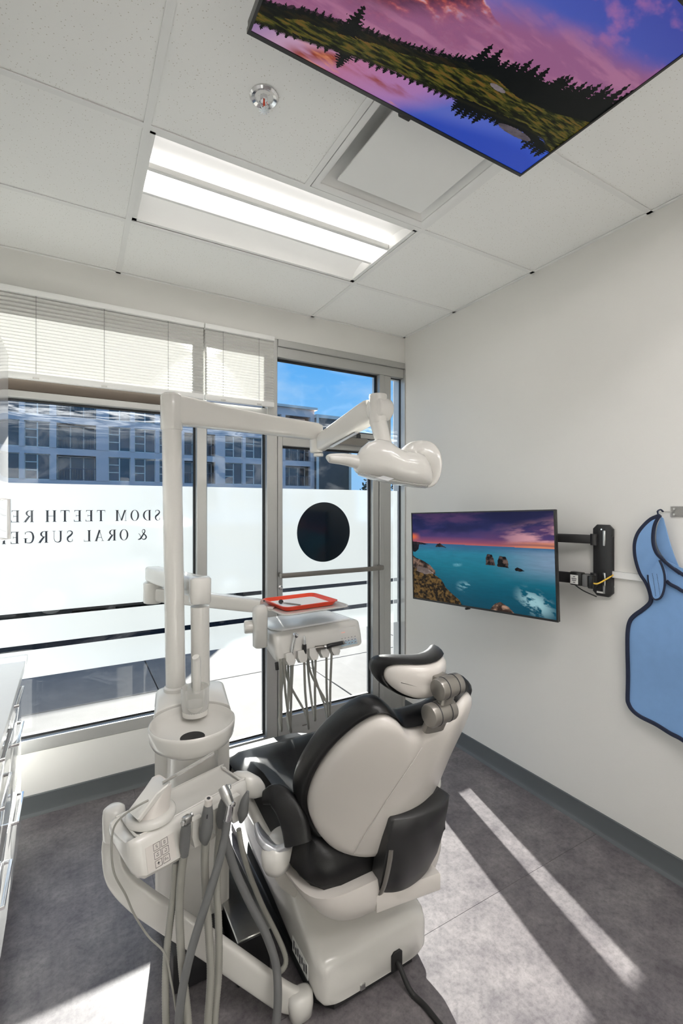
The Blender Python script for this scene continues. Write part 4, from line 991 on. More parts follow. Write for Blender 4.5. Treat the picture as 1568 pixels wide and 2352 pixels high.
# arm from the base to the assistant console is a part of the console stand, built below
# seat pan: white shell tapering down to the lift
pan = []
for z, x0, x1, y0, y1, e in ((.240, -.12, .13, 1.40, 1.72, 3), (.275, -.155, .165, 1.33, 1.80, 3.2), (.305, -.185, .20, 1.265, 1.86, 3.6), (.335, -.215, .225, 1.205, 1.88, 4), (.365, -.243, .235, 1.175, 1.89, 4.6), (.40, -.268, .24, 1.165, 1.89, 5), (.435, -.288, .25, 1.165, 1.89, 5.5), (.462, -.298, .25, 1.170, 1.885, 6)):
    pan.append(sup((HX+(x0+x1)/2, (y0+y1)/2, z), X, Y, (x1-x0)/2, (y1-y0)/2, 48, e))
B().loft(pan).build('seat_pan', M['shell'], ch, ang=60)
flare = [sup((HX, (y0+y1)/2, z), X, Y, w, (y1-y0)/2, 48, 4.5) for z, w, y0, y1 in ((.42, .29, 1.33, 1.89), (.47, .318, 1.36, 1.90), (.52, .335, 1.42, 1.90), (.552, .338, 1.48, 1.885), (.555, .32, 1.50, 1.87))]
B().loft(flare).build('side_shell', M['plastic'], ch, ang=60)
# seat cushion: thick at the heel with raised bolsters, thin at the knee crest
seat = []
def seat_ring(y, w, zb, ze, zm):          # zb underside, ze bolster top, zm middle top
    pts = []; n = 14
    for i in range(n+1):
        x = -w+2*w*i/n; q = abs(x)/w; h = zm+(ze-zm)*ss_(.45, .85, q)-(ze-zb)*.55*ss_(.86, 1.0, q)**2; pts.append(Vector((HX+x, y, h)))
    for i in range(n+1):
        x = w-2*w*i/n; q = abs(x)/w; pts.append(Vector((HX+x*.97, y, zb+(ze-zb)*.40*ss_(.86, 1.0, q)**2)))
    return pts
def ss_(a, b, x): t_ = min(1, max(0, (x-a)/(b-a))); return t_*t_*(3-2*t_)
for a in ((1.205, .20, .455, .505, .505), (1.215, .245, .43, .54, .53), (1.25, .275, .42, .575, .55), (1.30, .292, .418, .595, .555), (1.38, .304, .435, .612, .552), (1.48, .315, .48, .625, .550), (1.58, .325, .535, .640, .552),
          (1.68, .333, .557, .632, .566), (1.76, .336, .560, .612, .592), (1.82, .334, .558, .605, .600), (1.86, .330, .548, .590, .590), (1.885, .318, .53, .565, .565), (1.895, .30, .52, .54, .54)):
    seat.append(seat_ring(*a))
B().loft(seat).build('seat_cushion', M['vinyl'], ch, ang=70)
leg = []
for y, z, w, h in ((1.89, .50, .30, .03), (1.90, .50, .325, .055), (1.98, .45, .325, .06), (2.12, .375, .315, .06), (2.26, .315, .30, .055), (2.38, .28, .27, .05), (2.43, .27, .22, .035)):
    leg.append(sup((HX, y, z), X, Vector((0, .45, .9)), w, h, 36, 4))
B().loft(leg).build('leg_cushion', M['vinyl'], ch, ang=70)
# backrest -----------------------------------------------------------------
out_half = [(0, .985), (.055, .985), (.085, .998), (.115, 1.028), (.150, 1.050), (.185, 1.047), (.220, 1.015), (.252, .955), (.272, .88), (.280, .79), (.277, .71), (.262, .635), (.232, .575), (.185, .53), (.11, .505), (0, .50)]
hp = crom([Vector((a, b, 0)) for a, b in out_half], 4); outl = hp + [Vector((-p.x, p.y, 0)) for p in hp[-2:0:-1]]
CZ = .76
def Yc(z):
    return float(np.interp(z, [.42, .50, .60, .70, .80, .90, 1.0, 1.06], [1.215, 1.203, 1.172, 1.137, 1.098, 1.054, 1.012, .985]))
def S(x, z, off=0.0): return Vector((HX+x, Yc(z)+.155*(abs(x)/.28)**2.0*(.45+.55*min(1, max(0, (1.12-z)/.42)))+off, z+off*.38))
def back_ring(r, off): return [S(p.x*r, CZ+(p.y-CZ)*r, off) for p in outl]
B().loft([back_ring(r, o) for r, o in ((.86, .030), (.90, .020), (.94, .006), (.97, .000), (.99, .008), (1.0, .022), (1.0, .042), (.985, .062), (.95, .076), (.88, .082), (.7, .080), (.45, .07), (.2, .065), (.05, .065))], True, True).build('back_cushion', M['vinyl'], ch, ang=80)
bs = B().loft([back_ring(r, o) for r, o in ((.89, .028), (.925, .016), (.925, .000), (.914, -.013), (.885, -.021), (.80, -.028), (.6, -.032), (.4, -.036), (.2, -.038), (.06, -.038))], True, True).build('back_shell', M['shell'], ch, ang=80)
B().tube([S(-.035, .94, -.0365), S(-.055, .89, -.0385), S(-.078, .82, -.0390), S(-.10, .74, -.0385), S(-.118, .67, -.0375), S(-.132, .60, -.0340), S(-.138, .56, -.0300)], .0012, 6, 6).build('shell_seam', M['plastic'], bs)
# hinge cover: bulging black shield with a grey slit, over the back joint
hc = []
for z, yo, w in ((.694, -.040, .100), (.690, -.072, .108), (.684, -.078, .112), (.62, -.086, .114), (.54, -.092, .114), (.47, -.088, .110), (.42, -.070, .104), (.385, -.045, .096), (.378, -.025, .088)):
    yb = Yc(max(z, .44)) + yo
    rg = []
    for i in range(25):
        q = -1+2*i/24; rg.append(Vector((HX+.040+q*w, yb+.030*q*q, z+.004*q)))
    for i in range(25):
        q = 1-2*i/24; rg.append(Vector((HX+.040+q*w*.96, yb+.055+.030*q*q, z+.004*q)))
    hc.append(rg)
hcov = B().loft(hc).build('hinge_cover', M['blackpl'], ch, ang=60)
B().tube([Vector((HX+.040-.100, Yc(max(z, .44))+yo+.022, z)) for z, yo in ((.585, -.088), (.54, -.092), (.47, -.088), (.42, -.070), (.388, -.045))], .010, 8, 5, flat=(.35, 1), up=Y).build('cover_slit', M['greymetal'], hcov)
B().prism([(-.12, -.020), (.105, -.050), (.120, .10), (-.12, .10)], (HX+.045, 1.185, .362), X, Y, Z, .058, .006, 2).build('hinge_tray', M['shell'], ch)
B().loft([sup((HX+.036, Yc(.44)-.002, z), X, Y, .108, .060, 36, 2.2) for z in (.4185, .426)]).build('hinge_slot', M['black'], ch)
B().tube([(HX-.14, 1.27, .50), (HX+.14, 1.27, .50)], .045, 20, 1).build('back_hinge', M['greymetal'], ch)
# headrest ------------------------------------------------------------------
hx, hy_, hz = HX+.002, 1.025, 1.103
def head_ring(r, off, dz=0):
    pts = []
    for i in range(48):
        a = 2*math.pi*i/48; ca, sa = math.cos(a), math.sin(a)
        px = .118*math.copysign(abs(ca)**(2/2.6), ca)*r; pz = .060*math.copysign(abs(sa)**(2/2.3), sa)*r
        q = abs(px)/.118; pz += -.010*(1-q*q)*(1 if pz > 0 else .0)
        lean = .20
        pts.append(Vector((hx+px, hy_+off+.075*q**2-pz*lean-.01, hz+pz+.018*q*q+off*.2)))
    return pts
B().loft([head_ring(r, o) for r, o in ((.82, .03), (.90, .012), (.97, .004), (1.02, .014), (1.04, .030), (1.02, .050), (.94, .064), (.7, .068), (.3, .06), (.05, .06))], True, True).build('headrest_cushion', M['vinyl'], ch, ang=80)
B().loft([head_ring(r, o) for r, o in ((.86, .03), (.89, .014), (.88, .002), (.83, -.008), (.7, -.014), (.4, -.018), (.05, -.018))], True, True).build('headrest_shell', M['shell'], ch, ang=80)
br = B()
j1, j2 = Vector((hx+.020, .962, 1.098)), Vector((hx-.002, .970, 1.030))
ax = Vector((1, .05, .04)).normalized()
br.tube([j1+Vector((0, -.006, .004)), j2+Vector((.004, -.006, -.004))], .020, 16, 1, flat=(.55, 1.1, 4), up=Y)
br.tube([j2, Vector((hx-.006, .995, .975))], .030, 16, 1, flat=(.45, 1.2, 4), up=Y)
hb = br.build('headrest_bracket', M['greymetal'], ch)
for nm, j, l, r in (('upper_joint', j1, .082, .029), ('lower_joint', j2, .086, .031)):
    B().cyl(j-ax*l*.5, j+ax*l*.5, r, 28, .005).build(nm, M['greymetal'], hb)
    k = B()
    for s_ in (-.22, .22): k.cyl(j+ax*(l*s_-.0012), j+ax*(l*s_+.0012), r+.0010, 28)
    k.build('joint_line', M['ink'], hb)
B().box((hx+.018, .990, 1.108), (.05, .05, .03), .006).build('headrest_stem', M['greymetal'], hb)
# left armrest: swinging black pad on a white knob with silver inner face -----------
ar = B()
apts = [P(606, 1832, 1.47), P(632, 1826, 1.455), P(658, 1850, 1.435), P(676, 1890, 1.415), P(685, 1935, 1.40)]
ar.tube(apts, [.016, .026, .031, .034, .034], 16, 8, flat=(.62, 1.25, 3), up=Vector((-.5, -.5, .7)))
ar.build('armrest_pad', M['vinyl'], ch, ang=70)
B().tube([P(588, 1890, 1.46), P(596, 1915, 1.445), P(614, 1938, 1.43), P(640, 1950, 1.42), P(664, 1940, 1.41)], [.010, .022, .028, .026, .018], 14, 8, flat=(.5, 1.2, 3), up=Vector((.3, .3, .9))).build('armrest_trim', M['silver'], ch, ang=70)
kn = [P(652, 1966, 1.435)]
ku = Vector((.75, .65, 0)); kw = Vector((-.65, .75, 0))
rings = []
for dz, a, b in ((-.050, .03, .02), (-.042, .052, .035), (-.015, .066, .042), (.015, .070, .044), (.036, .066, .040), (.044, .055, .03)):
    rings.append(sup(P(640, 1955, 1.45)+Z*dz, ku, kw, a, b, 32, 2.6))
B().loft(rings).build('armrest_base', M['plastic'], ch, ang=60)
rings = []
for p, a, b in ((P(640, 1962, 1.47), .055, .04), (P(665, 1985, 1.58), .075, .05), (P(690, 2010, 1.66), .07, .05)): rings.append(sup(p, ku, Z, a, b, 28, 2.6))
B().loft(rings).build('armrest_bracket', M['plastic'], ch, ang=60)
# right armrest, mirrored, mostly hidden by the backrest
def mir(p): return Vector((2*HX-p.x, p.y, p.z))
B().tube([mir(p)+Y*.05 for p in apts], [.016, .026, .031, .034, .034], 16, 8, flat=(.62, 1.25, 3), up=Vector((.5, -.5, .7))).build('armrest_pad', M['vinyl'], ch, ang=70)
B().loft([sup(mir(P(640, 1955, 1.45))+Y*.06+Z*dz, Vector((.75, -.65, 0)), Vector((.65, .75, 0)), a, b, 32, 2.6) for dz, a, b in ((-.06, .03, .02), (-.045, .052, .035), (.0, .068, .044), (.036, .066, .040), (.044, .055, .03))]).build('armrest_base', M['plastic'], ch, ang=60)
# rating plate on the flank of the hood
B().box((HX-.2155, 1.41, .095), (.002, .12, .05)).build('rating_plate', M['label'], ch)
k = B()
for i in range(7): k.box((HX-.2168, 1.41-.05+.016*i, .095+.004*(-1)**i), (.0008, .008, .028-.003*(i % 3)))
k.build('rating_print', M['ink'], ch)
# power cable leaving the heel
t = B().tube([(HX+.075, 1.278, .064), (HX+.075, 1.245, .055), (HX+.085, 1.20, .012), (HX+.10, 1.12, .009), (HX+.10, .9, .009), (HX+.03, .5, .009)], .0085, 12, 8).build('power_cable', M['black'])
tag(t, 'thick black cable leaving the heel of the chair base across the floor', 'cable')
# ================================================================ CUSPIDOR UNIT, LEFT OF THE CHAIR
cu = thing('cuspidor_unit', (.40, 1.80, 0), 'white dental unit column with a spittoon bowl, left of the chair', 'dental unit')
UX, UY = .395, 1.830
UU, UV = Vector((.985, -.174, 0)), Vector((.174, .985, 0))
BX, BY, BZ = .357, 1.640, .857
def unit_ring(z, hw, hd, bite, n=22):     # rounded rectangle seen from above, its front hollowed by the bowl
    rel = Vector((BX-UX, BY-UY, 0)); uc, vc = rel.dot(UU), rel.dot(UV); pts = []
    r = .045
    for cx, cy, a0 in ((hw-r, hd-r, 0), (-hw+r, hd-r, 90)):
        for k in range(9):
            a = math.radians(a0+90*k/8); pts.append((cx+r*math.cos(a), cy+r*math.sin(a)))
    for k in range(n+1):
        u = -hw+2*hw*k/n; v = -hd+.02*(abs(u)/hw)**6
        if bite and abs(u-uc) < bite: v = max(v, vc+math.sqrt(bite**2-(u-uc)**2))
        pts.append((u, v))
    return [Vector((UX, UY, z))+UU*a+UV*b for a, b in pts]
B().loft([unit_ring(.125, .118, .140, 0), unit_ring(.133, .125, .146, 0), unit_ring(.772, .127, .148, 0)]).build('column', M['plastic'], cu, ang=45)
B().loft([unit_ring(.772, .126, .147, .151), unit_ring(.822, .126, .147, .151), unit_ring(.826, .131, .152, .147), unit_ring(.852, .131, .152, .147), unit_ring(.862, .127, .148, .150), unit_ring(.866, .118, .138, .158)]).build('column_cap', M['plastic'], cu, ang=45)
B().span((UX-.115, UY-.25, .002), (UX+.06, UY+.10, .135), .012).build('plinth', M['blackpl'], cu)
sp_ = Vector((UX, UY, 0))+UU*.03-UV*.1485
B().tube([sp_+Z*.20, sp_+Z*.765], .0008, 6, 1).build('door_seam', M['ink'], cu)
bw = B().lathe([(.040, BZ-.057), (.070, BZ-.051), (.112, BZ-.037), (.129, BZ-.018), (.1355, BZ-.001), (.138, BZ+.002), (.1415, BZ-.001), (.1415, BZ-.010), (.138, BZ-.044), (.130, BZ-.060), (.095, BZ-.085), (.045, BZ-.09), (.040, BZ-.085)], (BX, BY, 0), 64, cap0=False, cap1=False).build('spittoon_bowl', M['plastic'], cu, ang=60)
B().lathe([(.041, BZ-.0555), (.032, BZ-.060), (.0, BZ-.064)], (BX, BY, 0), 32, cap0=False, cap1=False).build('drain', M['black'], bw)
B().loft([sup((BX+.010, BY+.045, z), X, Y, a, b, 40, 2.4) for z, a, b in ((.44, .084, .075), (.60, .085, .078), (.765, .085, .078), (.79, .095, .09))]).build('bowl_pedestal', M['plastic'], cu, ang=60)
f0 = P(452, 1590, 1.74); fz = f0.z
B().tube([f0, f0+Z*.06, f0+Z*.115, f0+Z*.135+Vector((-.006, -.006, 0))], [.0155, .0155, .0155, .013], 20, 6).build('cup_filler', M['plastic'], cu, ang=60)
g0 = P(448, 1612, 1.71); gz = .862
B().lathe([(.030, gz-.03), (.045, gz-.02), (.049, gz+.01), (.050, gz+.062), (.047, gz+.070), (.0455, gz+.062), (.045, gz+.01), (.040, gz-.012)], (g0.x, g0.y, 0), 40, cap0=False, cap1=False).build('cup_guard', M['clear'], cu, ang=60)
B().lathe([(.0, gz+.006), (.043, gz+.008), (.046, gz+.004), (.046, gz-.03), (.0, gz-.03)], (g0.x, g0.y, 0), 32, cap0=False, cap1=False).build('cup_rest', M['plastic'], cu)
# ---------------------------------------------------------------- operating light
ol = thing('operating_light', P(402, 1605, 1.85), 'white operating light on a tall pole with a jointed arm over the chair', 'dental light')
pb_, pt_ = P(404, 1612, 1.85), P(394, 985, 1.86)
B().cyl(pb_, pt_, .0375, 36).lathe([(.046, 0), (.046, .012), (.040, .018)], (pb_.x, pb_.y, .866), 36).build('pole', M['plastic'], ol)
top = P(394, 940, 1.86); end = P(726, 985, 2.33); end.z = top.z-.010
d = (end-top); d.z = 0; d.normalize(); sd = Z.cross(d)
B().lathe([(.039, -.085), (.042, -.08), (.0425, .045), (.040, .055), (.030, .062), (.012, .064)], top, 36).build('pole_head', M['plastic'], ol)
def arm_loft(name, st, m, parent, e=5):   # stations: centre, half height, half width, across, up
    return B().loft([sup(c, s2, u2, w, h, 36, e) for c, h, w, s2, u2 in st]).build(name, m, parent, ang=60)
L_ = (end-top).length
arm_loft('long_arm', [(top+d*(L_*f)+Z*dz, h, w, sd, Z) for f, dz, h, w in ((0.0, .0, .060, .036), (.10, -.002, .058, .037), (.3, -.008, .050, .037), (.6, -.012, .044, .036), (.93, -.014, .042, .036), (.99, -.014, .041, .034), (1.03, -.014, .036, .026), (1.045, -.014, .028, .014))], M['plastic'], ol)
kz = end.z-.055
B().lathe([(.026, kz-.055), (.031, kz-.052), (.0325, kz-.045), (.033, kz+.03)], (end.x, end.y, 0), 32).build('arm_joint', M['plastic'], ol)
q1 = Vector((end.x+.012, end.y, kz-.012)); q2 = P(852, 944, 2.02)
d2 = (q2-q1).normalized(); s2 = d2.cross(Z).normalized(); u2 = s2.cross(d2)
arm_loft('spring_arm', [(q1+d2*((q2-q1).length*f), h, w, s2, u2) for f, h, w in ((-.06, .022, .020), (-.04, .033, .026), (.05, .040, .029), (.5, .047, .031), (.86, .052, .033), (.97, .052, .033), (1.02, .047, .031))], M['plastic'], ol)
B().cyl(q1-Z*.06, q1-Z*.045, .025, 24, .003).build('joint_ring', M['plastic'], ol)
B().tube([q1+d2*.10-u2*.049-s2*.0, q1+d2*((q2-q1).length*.72)-u2*.0545], .011, 12, 1, flat=(.25, 1), up=u2).build('arm_slot', M['silver'], ol)
k0 = P(872, 940, 1.985)
B().cyl(k0+s2*.040, k0-s2*.040, .052, 32, .012).build('elbow', M['plastic'], ol, ang=50)
B().lathe([(.030, -.075), (.0365, -.07), (.0375, -.05), (.038, .045), (.036, .052), (.02, .056)], P(868, 935, 1.975), 32).build('knuckle', M['plastic'], ol, ang=60)
n0, n1 = P(868, 968, 1.975), P(884, 1028, 1.975)
B().tube([n0, n0.lerp(n1, .35), n1, P(890, 1050, 1.975)], [.037, .035, .033, .045], 28, 8).build('neck', M['plastic'], ol, ang=60)
HD = 1.975                                 # lamp head, spread across the chair
hs = []
hr = (P(900, 1100, HD)-P(800, 1078, HD)).normalized(); hf = Vector((-hr.y, hr.x, 0)).normalized()
mpx = HD/FPX
for px, top_, bot, dep in ((812, 1070, 1078, .02), (818, 1048, 1086, .055), (828, 1030, 1091, .075), (845, 1016, 1096, .09), (868, 1010, 1101, .098), (892, 1014, 1106, .10), (910, 1028, 1110, .10), (925, 1036, 1113, .095), (940, 1038, 1115, .09), (956, 1040, 1117, .088), (972, 1046, 1118, .078), (984, 1064, 1117, .06), (990, 1080, 1113, .035), (993, 1092, 1106, .012)):
    c = P(px, (top_+bot)/2, HD); hs.append(sup(c, hf, Z, dep, (bot-top_)/2*mpx, 36, 2.5))
B().loft(hs).build('lamp_head', M['plastic'], ol, ang=70)
B().tube([P(922, 1062, HD), P(930, 1042, HD), P(948, 1030, HD), P(966, 1034, HD), P(982, 1054, HD), P(990, 1080, HD), P(986, 1105, HD), P(972, 1114, HD)], [.016, .026, .034, .036, .034, .032, .028, .018], 24, 6, flat=(.50, 1.7), up=Vector((-.7, -.1, .7))).build('hand_grip', M['plastic'], ol, ang=70)
B().tube([P(842, 1068, HD-.03), P(820, 1061, HD-.04), P(790, 1055, HD-.06), P(758, 1053, HD-.08), P(752, 1054, HD-.085)], [.030, .029, .025, .019, .010], 24, 6).build('handle', M['plastic'], ol, ang=60)
B().cyl(P(842, 1067, HD-.03), P(836, 1066, HD-.034), .0325, 28, .004).build('handle_collar', M['plastic'], ol)
lo = []
for px, bot, dep in ((822, 1089, .05), (850, 1098, .08), (900, 1109, .088), (950, 1117, .08), (978, 1119, .06)): lo.append(sup(P(px, bot-2, HD), hf, Z, dep*.86, .008, 24, 3))
B().loft(lo).build('lamp_window', M['clear'], ol, ang=60)
B().prism([(-.035, -.012), (.0, .006), (.045, .004), (.02, -.012)], P(880, 1096, HD-.10), hr, Z, -hf, .004, .001, 1).build('vent_trim', M['silver'], ol)

# ---------------------------------------------------------------- delivery table on its swinging arms
dt = thing('delivery_table', P(460, 1620, 1.88), 'white instrument delivery table on swing arms over the seat, keypad at right', 'dental unit')
p0, p1 = P(461, 1632, 1.89), P(459, 1392, 1.88)
B().cyl(p0, p1, .0365, 32).build('post', M['plastic'], dt)
pe, le = P(459, 1362, 1.88), P(352, 1326, 2.24); pe.z = le.z = 1.268
dd = (le-pe).normalized(); sd = Z.cross(dd)
B().loft([sup((p1.x, p1.y, z), X, Y, a, a, 36, 3) for z, a in ((1.205, .038), (1.212, .041), (1.300, .042), (1.308, .036))]).build('post_head', M['plastic'], dt, ang=60)
LL = (le-pe).length
arm_loft('first_arm', [(pe+dd*(LL*f), h, w, sd, Z) for f, h, w in ((-.02, .040, .040), (.25, .040, .040), (.8, .038, .038), (1.0, .037, .036), (1.06, .034, .028), (1.08, .026, .016))], M['plastic'], dt)
B().cyl((le.x, le.y, 1.130), (le.x, le.y, 1.232), .045, 32, .008).build('arm_joint', M['plastic'], dt, ang=50)
a0 = Vector((le.x, le.y, 1.175)); a1 = P(600, 1392, 2.17); dd = (a1-a0); LL = dd.length; dd.normalize(); sd = Z.cross(dd).normalized(); uu = dd.cross(sd)
arm_loft('second_arm', [(a0+dd*(LL*f), h, w, sd, uu) for f, h, w in ((0, .034, .034), (.2, .034, .034), (.8, .032, .032), (1.0, .030, .028))], M['plastic'], dt)
jx = P(597, 1440, 2.15)
B().loft([sup((jx.x, jx.y, z), X, Y, a, a, 32, 3) for z, a in ((.945, .026), (.95, .031), (1.105, .033), (1.128, .031), (1.140, .018))]).build('table_joint', M['plastic'], dt, ang=60)
B().cyl((jx.x-.02, jx.y+.03, 1.035), (jx.x-.062, jx.y+.04, 1.035), .030, 24, .006).build('lock_knob', M['plastic'], dt)
E1, E2 = Vector((.9963, .0859, 0)), Vector((-.0859, .9963, 0)); O_t = Vector((.790, 1.975, 0))
def T(a, b, z): return O_t + E1*a + E2*b + Z*z
def tsec(a, s, sh=0, top_=1.008, bot=.885): # side profile of the table body at station a
    zc = .955
    pts = [(-.005, bot), (.02, bot-.003), (.12, .925), (.26, .962), (.30, .975), (.315, .992), (.305, top_), (.20, top_), (.10, top_), (.045, top_), (.030, top_-.004), (.022, top_-.014), (.006, .945)]
    return [T(a, (b-.10)*s+.10+sh, zc+(z-zc)*s) for b, z in pts]
B().loft([tsec(a, s) for a, s in ((.012, .80), (.016, .92), (.024, .97), (.046, 1), (.40, 1), (.47, 1), (.490, .95), (.502, .85), (.507, .70))]).build('table_body', M['plastic'], dt, ang=45)
# top plate with raised lip
tp = [(.06, .045), (.455, .045), (.455, .30), (.03, .30), (.03, .09)]
B().prism(tp, O_t+Z*1.008, E1, E2, Z, .010, .004, 2).build('top_plate', M['counter'], dt)
# console face with keypad at its right end, and scalloped instrument rests
def Ff(a, h, off=0): # point on the sloping front face: a along, h 0 bottom..1 top
    return T(a, -.005+.011*h+off*-.99, .885+.060*h) if h <= 1 else T(a, .006+.016*(h-1)/.8+off*-.99, .945+.049*(h-1)/.8)
fu = E1; fv = (Ff(0, 1.8)-Ff(0, 0)).normalized(); fn = fv.cross(fu)*1.0
if fn.dot(Vector((0, -1, 0))) < 0: fn = -fn
def FP(a, h, off): return O_t + E1*a + Z*.885 + fv*(h*.113) + fn*(off+.004)
def fpoly(k, a, h, w, hh, off, th): # thin plate on the face, centred a,h (m along face)
    return k.prism([(-w/2, -hh/2), (w/2, -hh/2), (w/2, hh/2), (-w/2, hh/2)], FP(a, 0, off)+fv*h, fu, fv, fn, th)
kp = thing_pad = B().prism(rrect(.128, .096, .014), FP(.412, 0, -.004)+fv*.055, fu, fv, fn, .006, .002, 1).build('keypad', M['plastic'], dt)
k = B(); fpoly(k, .415, .034, .098, .045, .0022, .0006); k.build('key_field', M['keyblue'], kp)
k = B(); fpoly(k, .385, .073, .036, .013, .0022, .0008); k.build('display', M['black'], kp)
k = B(); k2 = B()
for r_ in range(3):
    for c_ in range(5):
        fpoly(k, .375+.020*c_, .021+.0135*r_, .014, .0095, .0028, .0008)
        for q in range(2): fpoly(k2, .373+.020*c_+.004*q, .021+.0135*r_, .002, .0035+.002*((r_+c_+q) % 2), .0036, .0004)
k.build('key', M['silver'], kp); k2.build('key_print', M['ink'], kp)
SEG = {'1': 'bc', '0': 'abcdef', '2': 'abged', '5': 'afgcd'}
k = B()
for i, c_ in enumerate('1025'):
    ax_, hx_ = .374+.0075*i, .073
    for sg in SEG[c_]:
        da, dh, w_, h_ = {'a': (0, .004, .0042, .0009), 'b': (.0021, .002, .0009, .004), 'c': (.0021, -.002, .0009, .004), 'd': (0, -.004, .0042, .0009), 'e': (-.0021, -.002, .0009, .004), 'f': (-.0021, .002, .0009, .004), 'g': (0, 0, .0042, .0009)}[sg]
        fpoly(k, ax_+da, hx_+dh, w_, h_, .0031, .0004)
k.build('display_digits', M['led'], kp)
k = B(); fpoly(k, .369, .090, .003, .007, .0022, .0004)
for i in range(3): fpoly(k, .411+.018*i, .072, .009, .004, .0022, .0004)
fpoly(k, .382, .089, .016, .002, .0022, .0004); fpoly(k, .449, .090, .022, .002, .0022, .0004)
k.build('panel_print', M['silver'], kp)
for i in range(5):                         # instrument rests
    a = .075+.062*i; k = B()
    k.loft([[FP(a+dx_*s_, 0, o_)+fv*h for dx_, o_, h in ((-.026, .0, .030), (-.027, .012, .022), (-.025, .020, -.002), (-.016, .022, -.020), (.010, .022, -.022), (.020, .020, -.004), (.018, .012, .02), (.012, 0, .030))] for s_ in (1, .99)] if False else
           [[FP(a+x_, 0, o_)+fv*h for x_, h in ((-.026, .034), (-.029, .004), (-.018, -.020), (.010, -.022), (.020, -.004), (.010, .016), (.004, .034))] for o_ in (-.004, .018, .024)])
    k.build('instrument_rest', M['plastic'], dt, ang=45)
    B().lathe([(.015, 0), (.013, -.004), (.0, -.012)], FP(a+.010, 0, .0)+fv*.052, 20, fn, cap0=False).build('rest_recess', M['silver'], dt)
# tray holder above the table and the things in it
S1, S2 = Vector((.9975, .070, 0)), Vector((-.070, .9975, 0)); O_s = Vector((.963, 2.045, 0))
def tray_ring(w, d_, r, z): return [O_s+S1*a+S2*b+Z*z for a, b in rrect(w, d_, r, 5)]
th_ = B().loft([tray_ring(.345, .300, .03, 1.113), tray_ring(.352, .307, .033, 1.116), tray_ring(.352, .307, .033, 1.122), tray_ring(.338, .293, .03, 1.122), tray_ring(.334, .289, .03, 1.118), tray_ring(.05, .04, .01, 1.118)]).build('tray_holder', M['plastic'], dt, ang=40)
B().tube([(jx.x, jx.y, 1.118), (jx.x+.03, jx.y+.01, 1.118), O_s-S1*.15+Z*1.116], .018, 16, 4, flat=(.5, 1.2, 4), up=Z).build('holder_arm', M['plastic'], dt)
tr = thing('instrument_tray', O_s+Z*1.119+S1*-.01, 'small red-orange tray lined with white paper on the tray holder', 'tray')
O_s = O_s - S1*.008 + S2*.010
B().loft([tray_ring(.25, .205, .02, 1.1195), tray_ring(.262, .218, .024, 1.1215), tray_ring(.284, .242, .03, 1.139), tray_ring(.296, .254, .032, 1.141), tray_ring(.296, .254, .032, 1.143), tray_ring(.282, .240, .03, 1.143), tray_ring(.258, .214, .024, 1.1245), tray_ring(.24, .19, .02, 1.123), tray_ring(.02, .02, .005, 1.123)]).build('tray_pan', M['red'], tr, ang=35)
B().loft([tray_ring(.262, .219, .022, 1.1265), tray_ring(.262, .219, .022, 1.1272)]).build('paper_liner', M['paper'], tr)
mm = thing('mouth_mirror', PZ(668, 1386, 1.13), 'dental mouth mirror with a dark round head lying on the red tray', 'mirror')
h0, h1 = PZ(645, 1384, 1.134), PZ(690, 1389.5, 1.131)
B().lathe([(.0, -.001), (.011, -.001), (.0115, .0), (.011, .0012), (.0, .0012)], h0+Z*.004, 28, Vector((-.3, -.75, .6)), False, False).build('mirror_head', M['black'], mm)
B().tube([h0, h0.lerp(h1, .25), h1], [.0016, .0022, .0036, .0036], 10, 6).build('handle', M['greymetal'], mm)
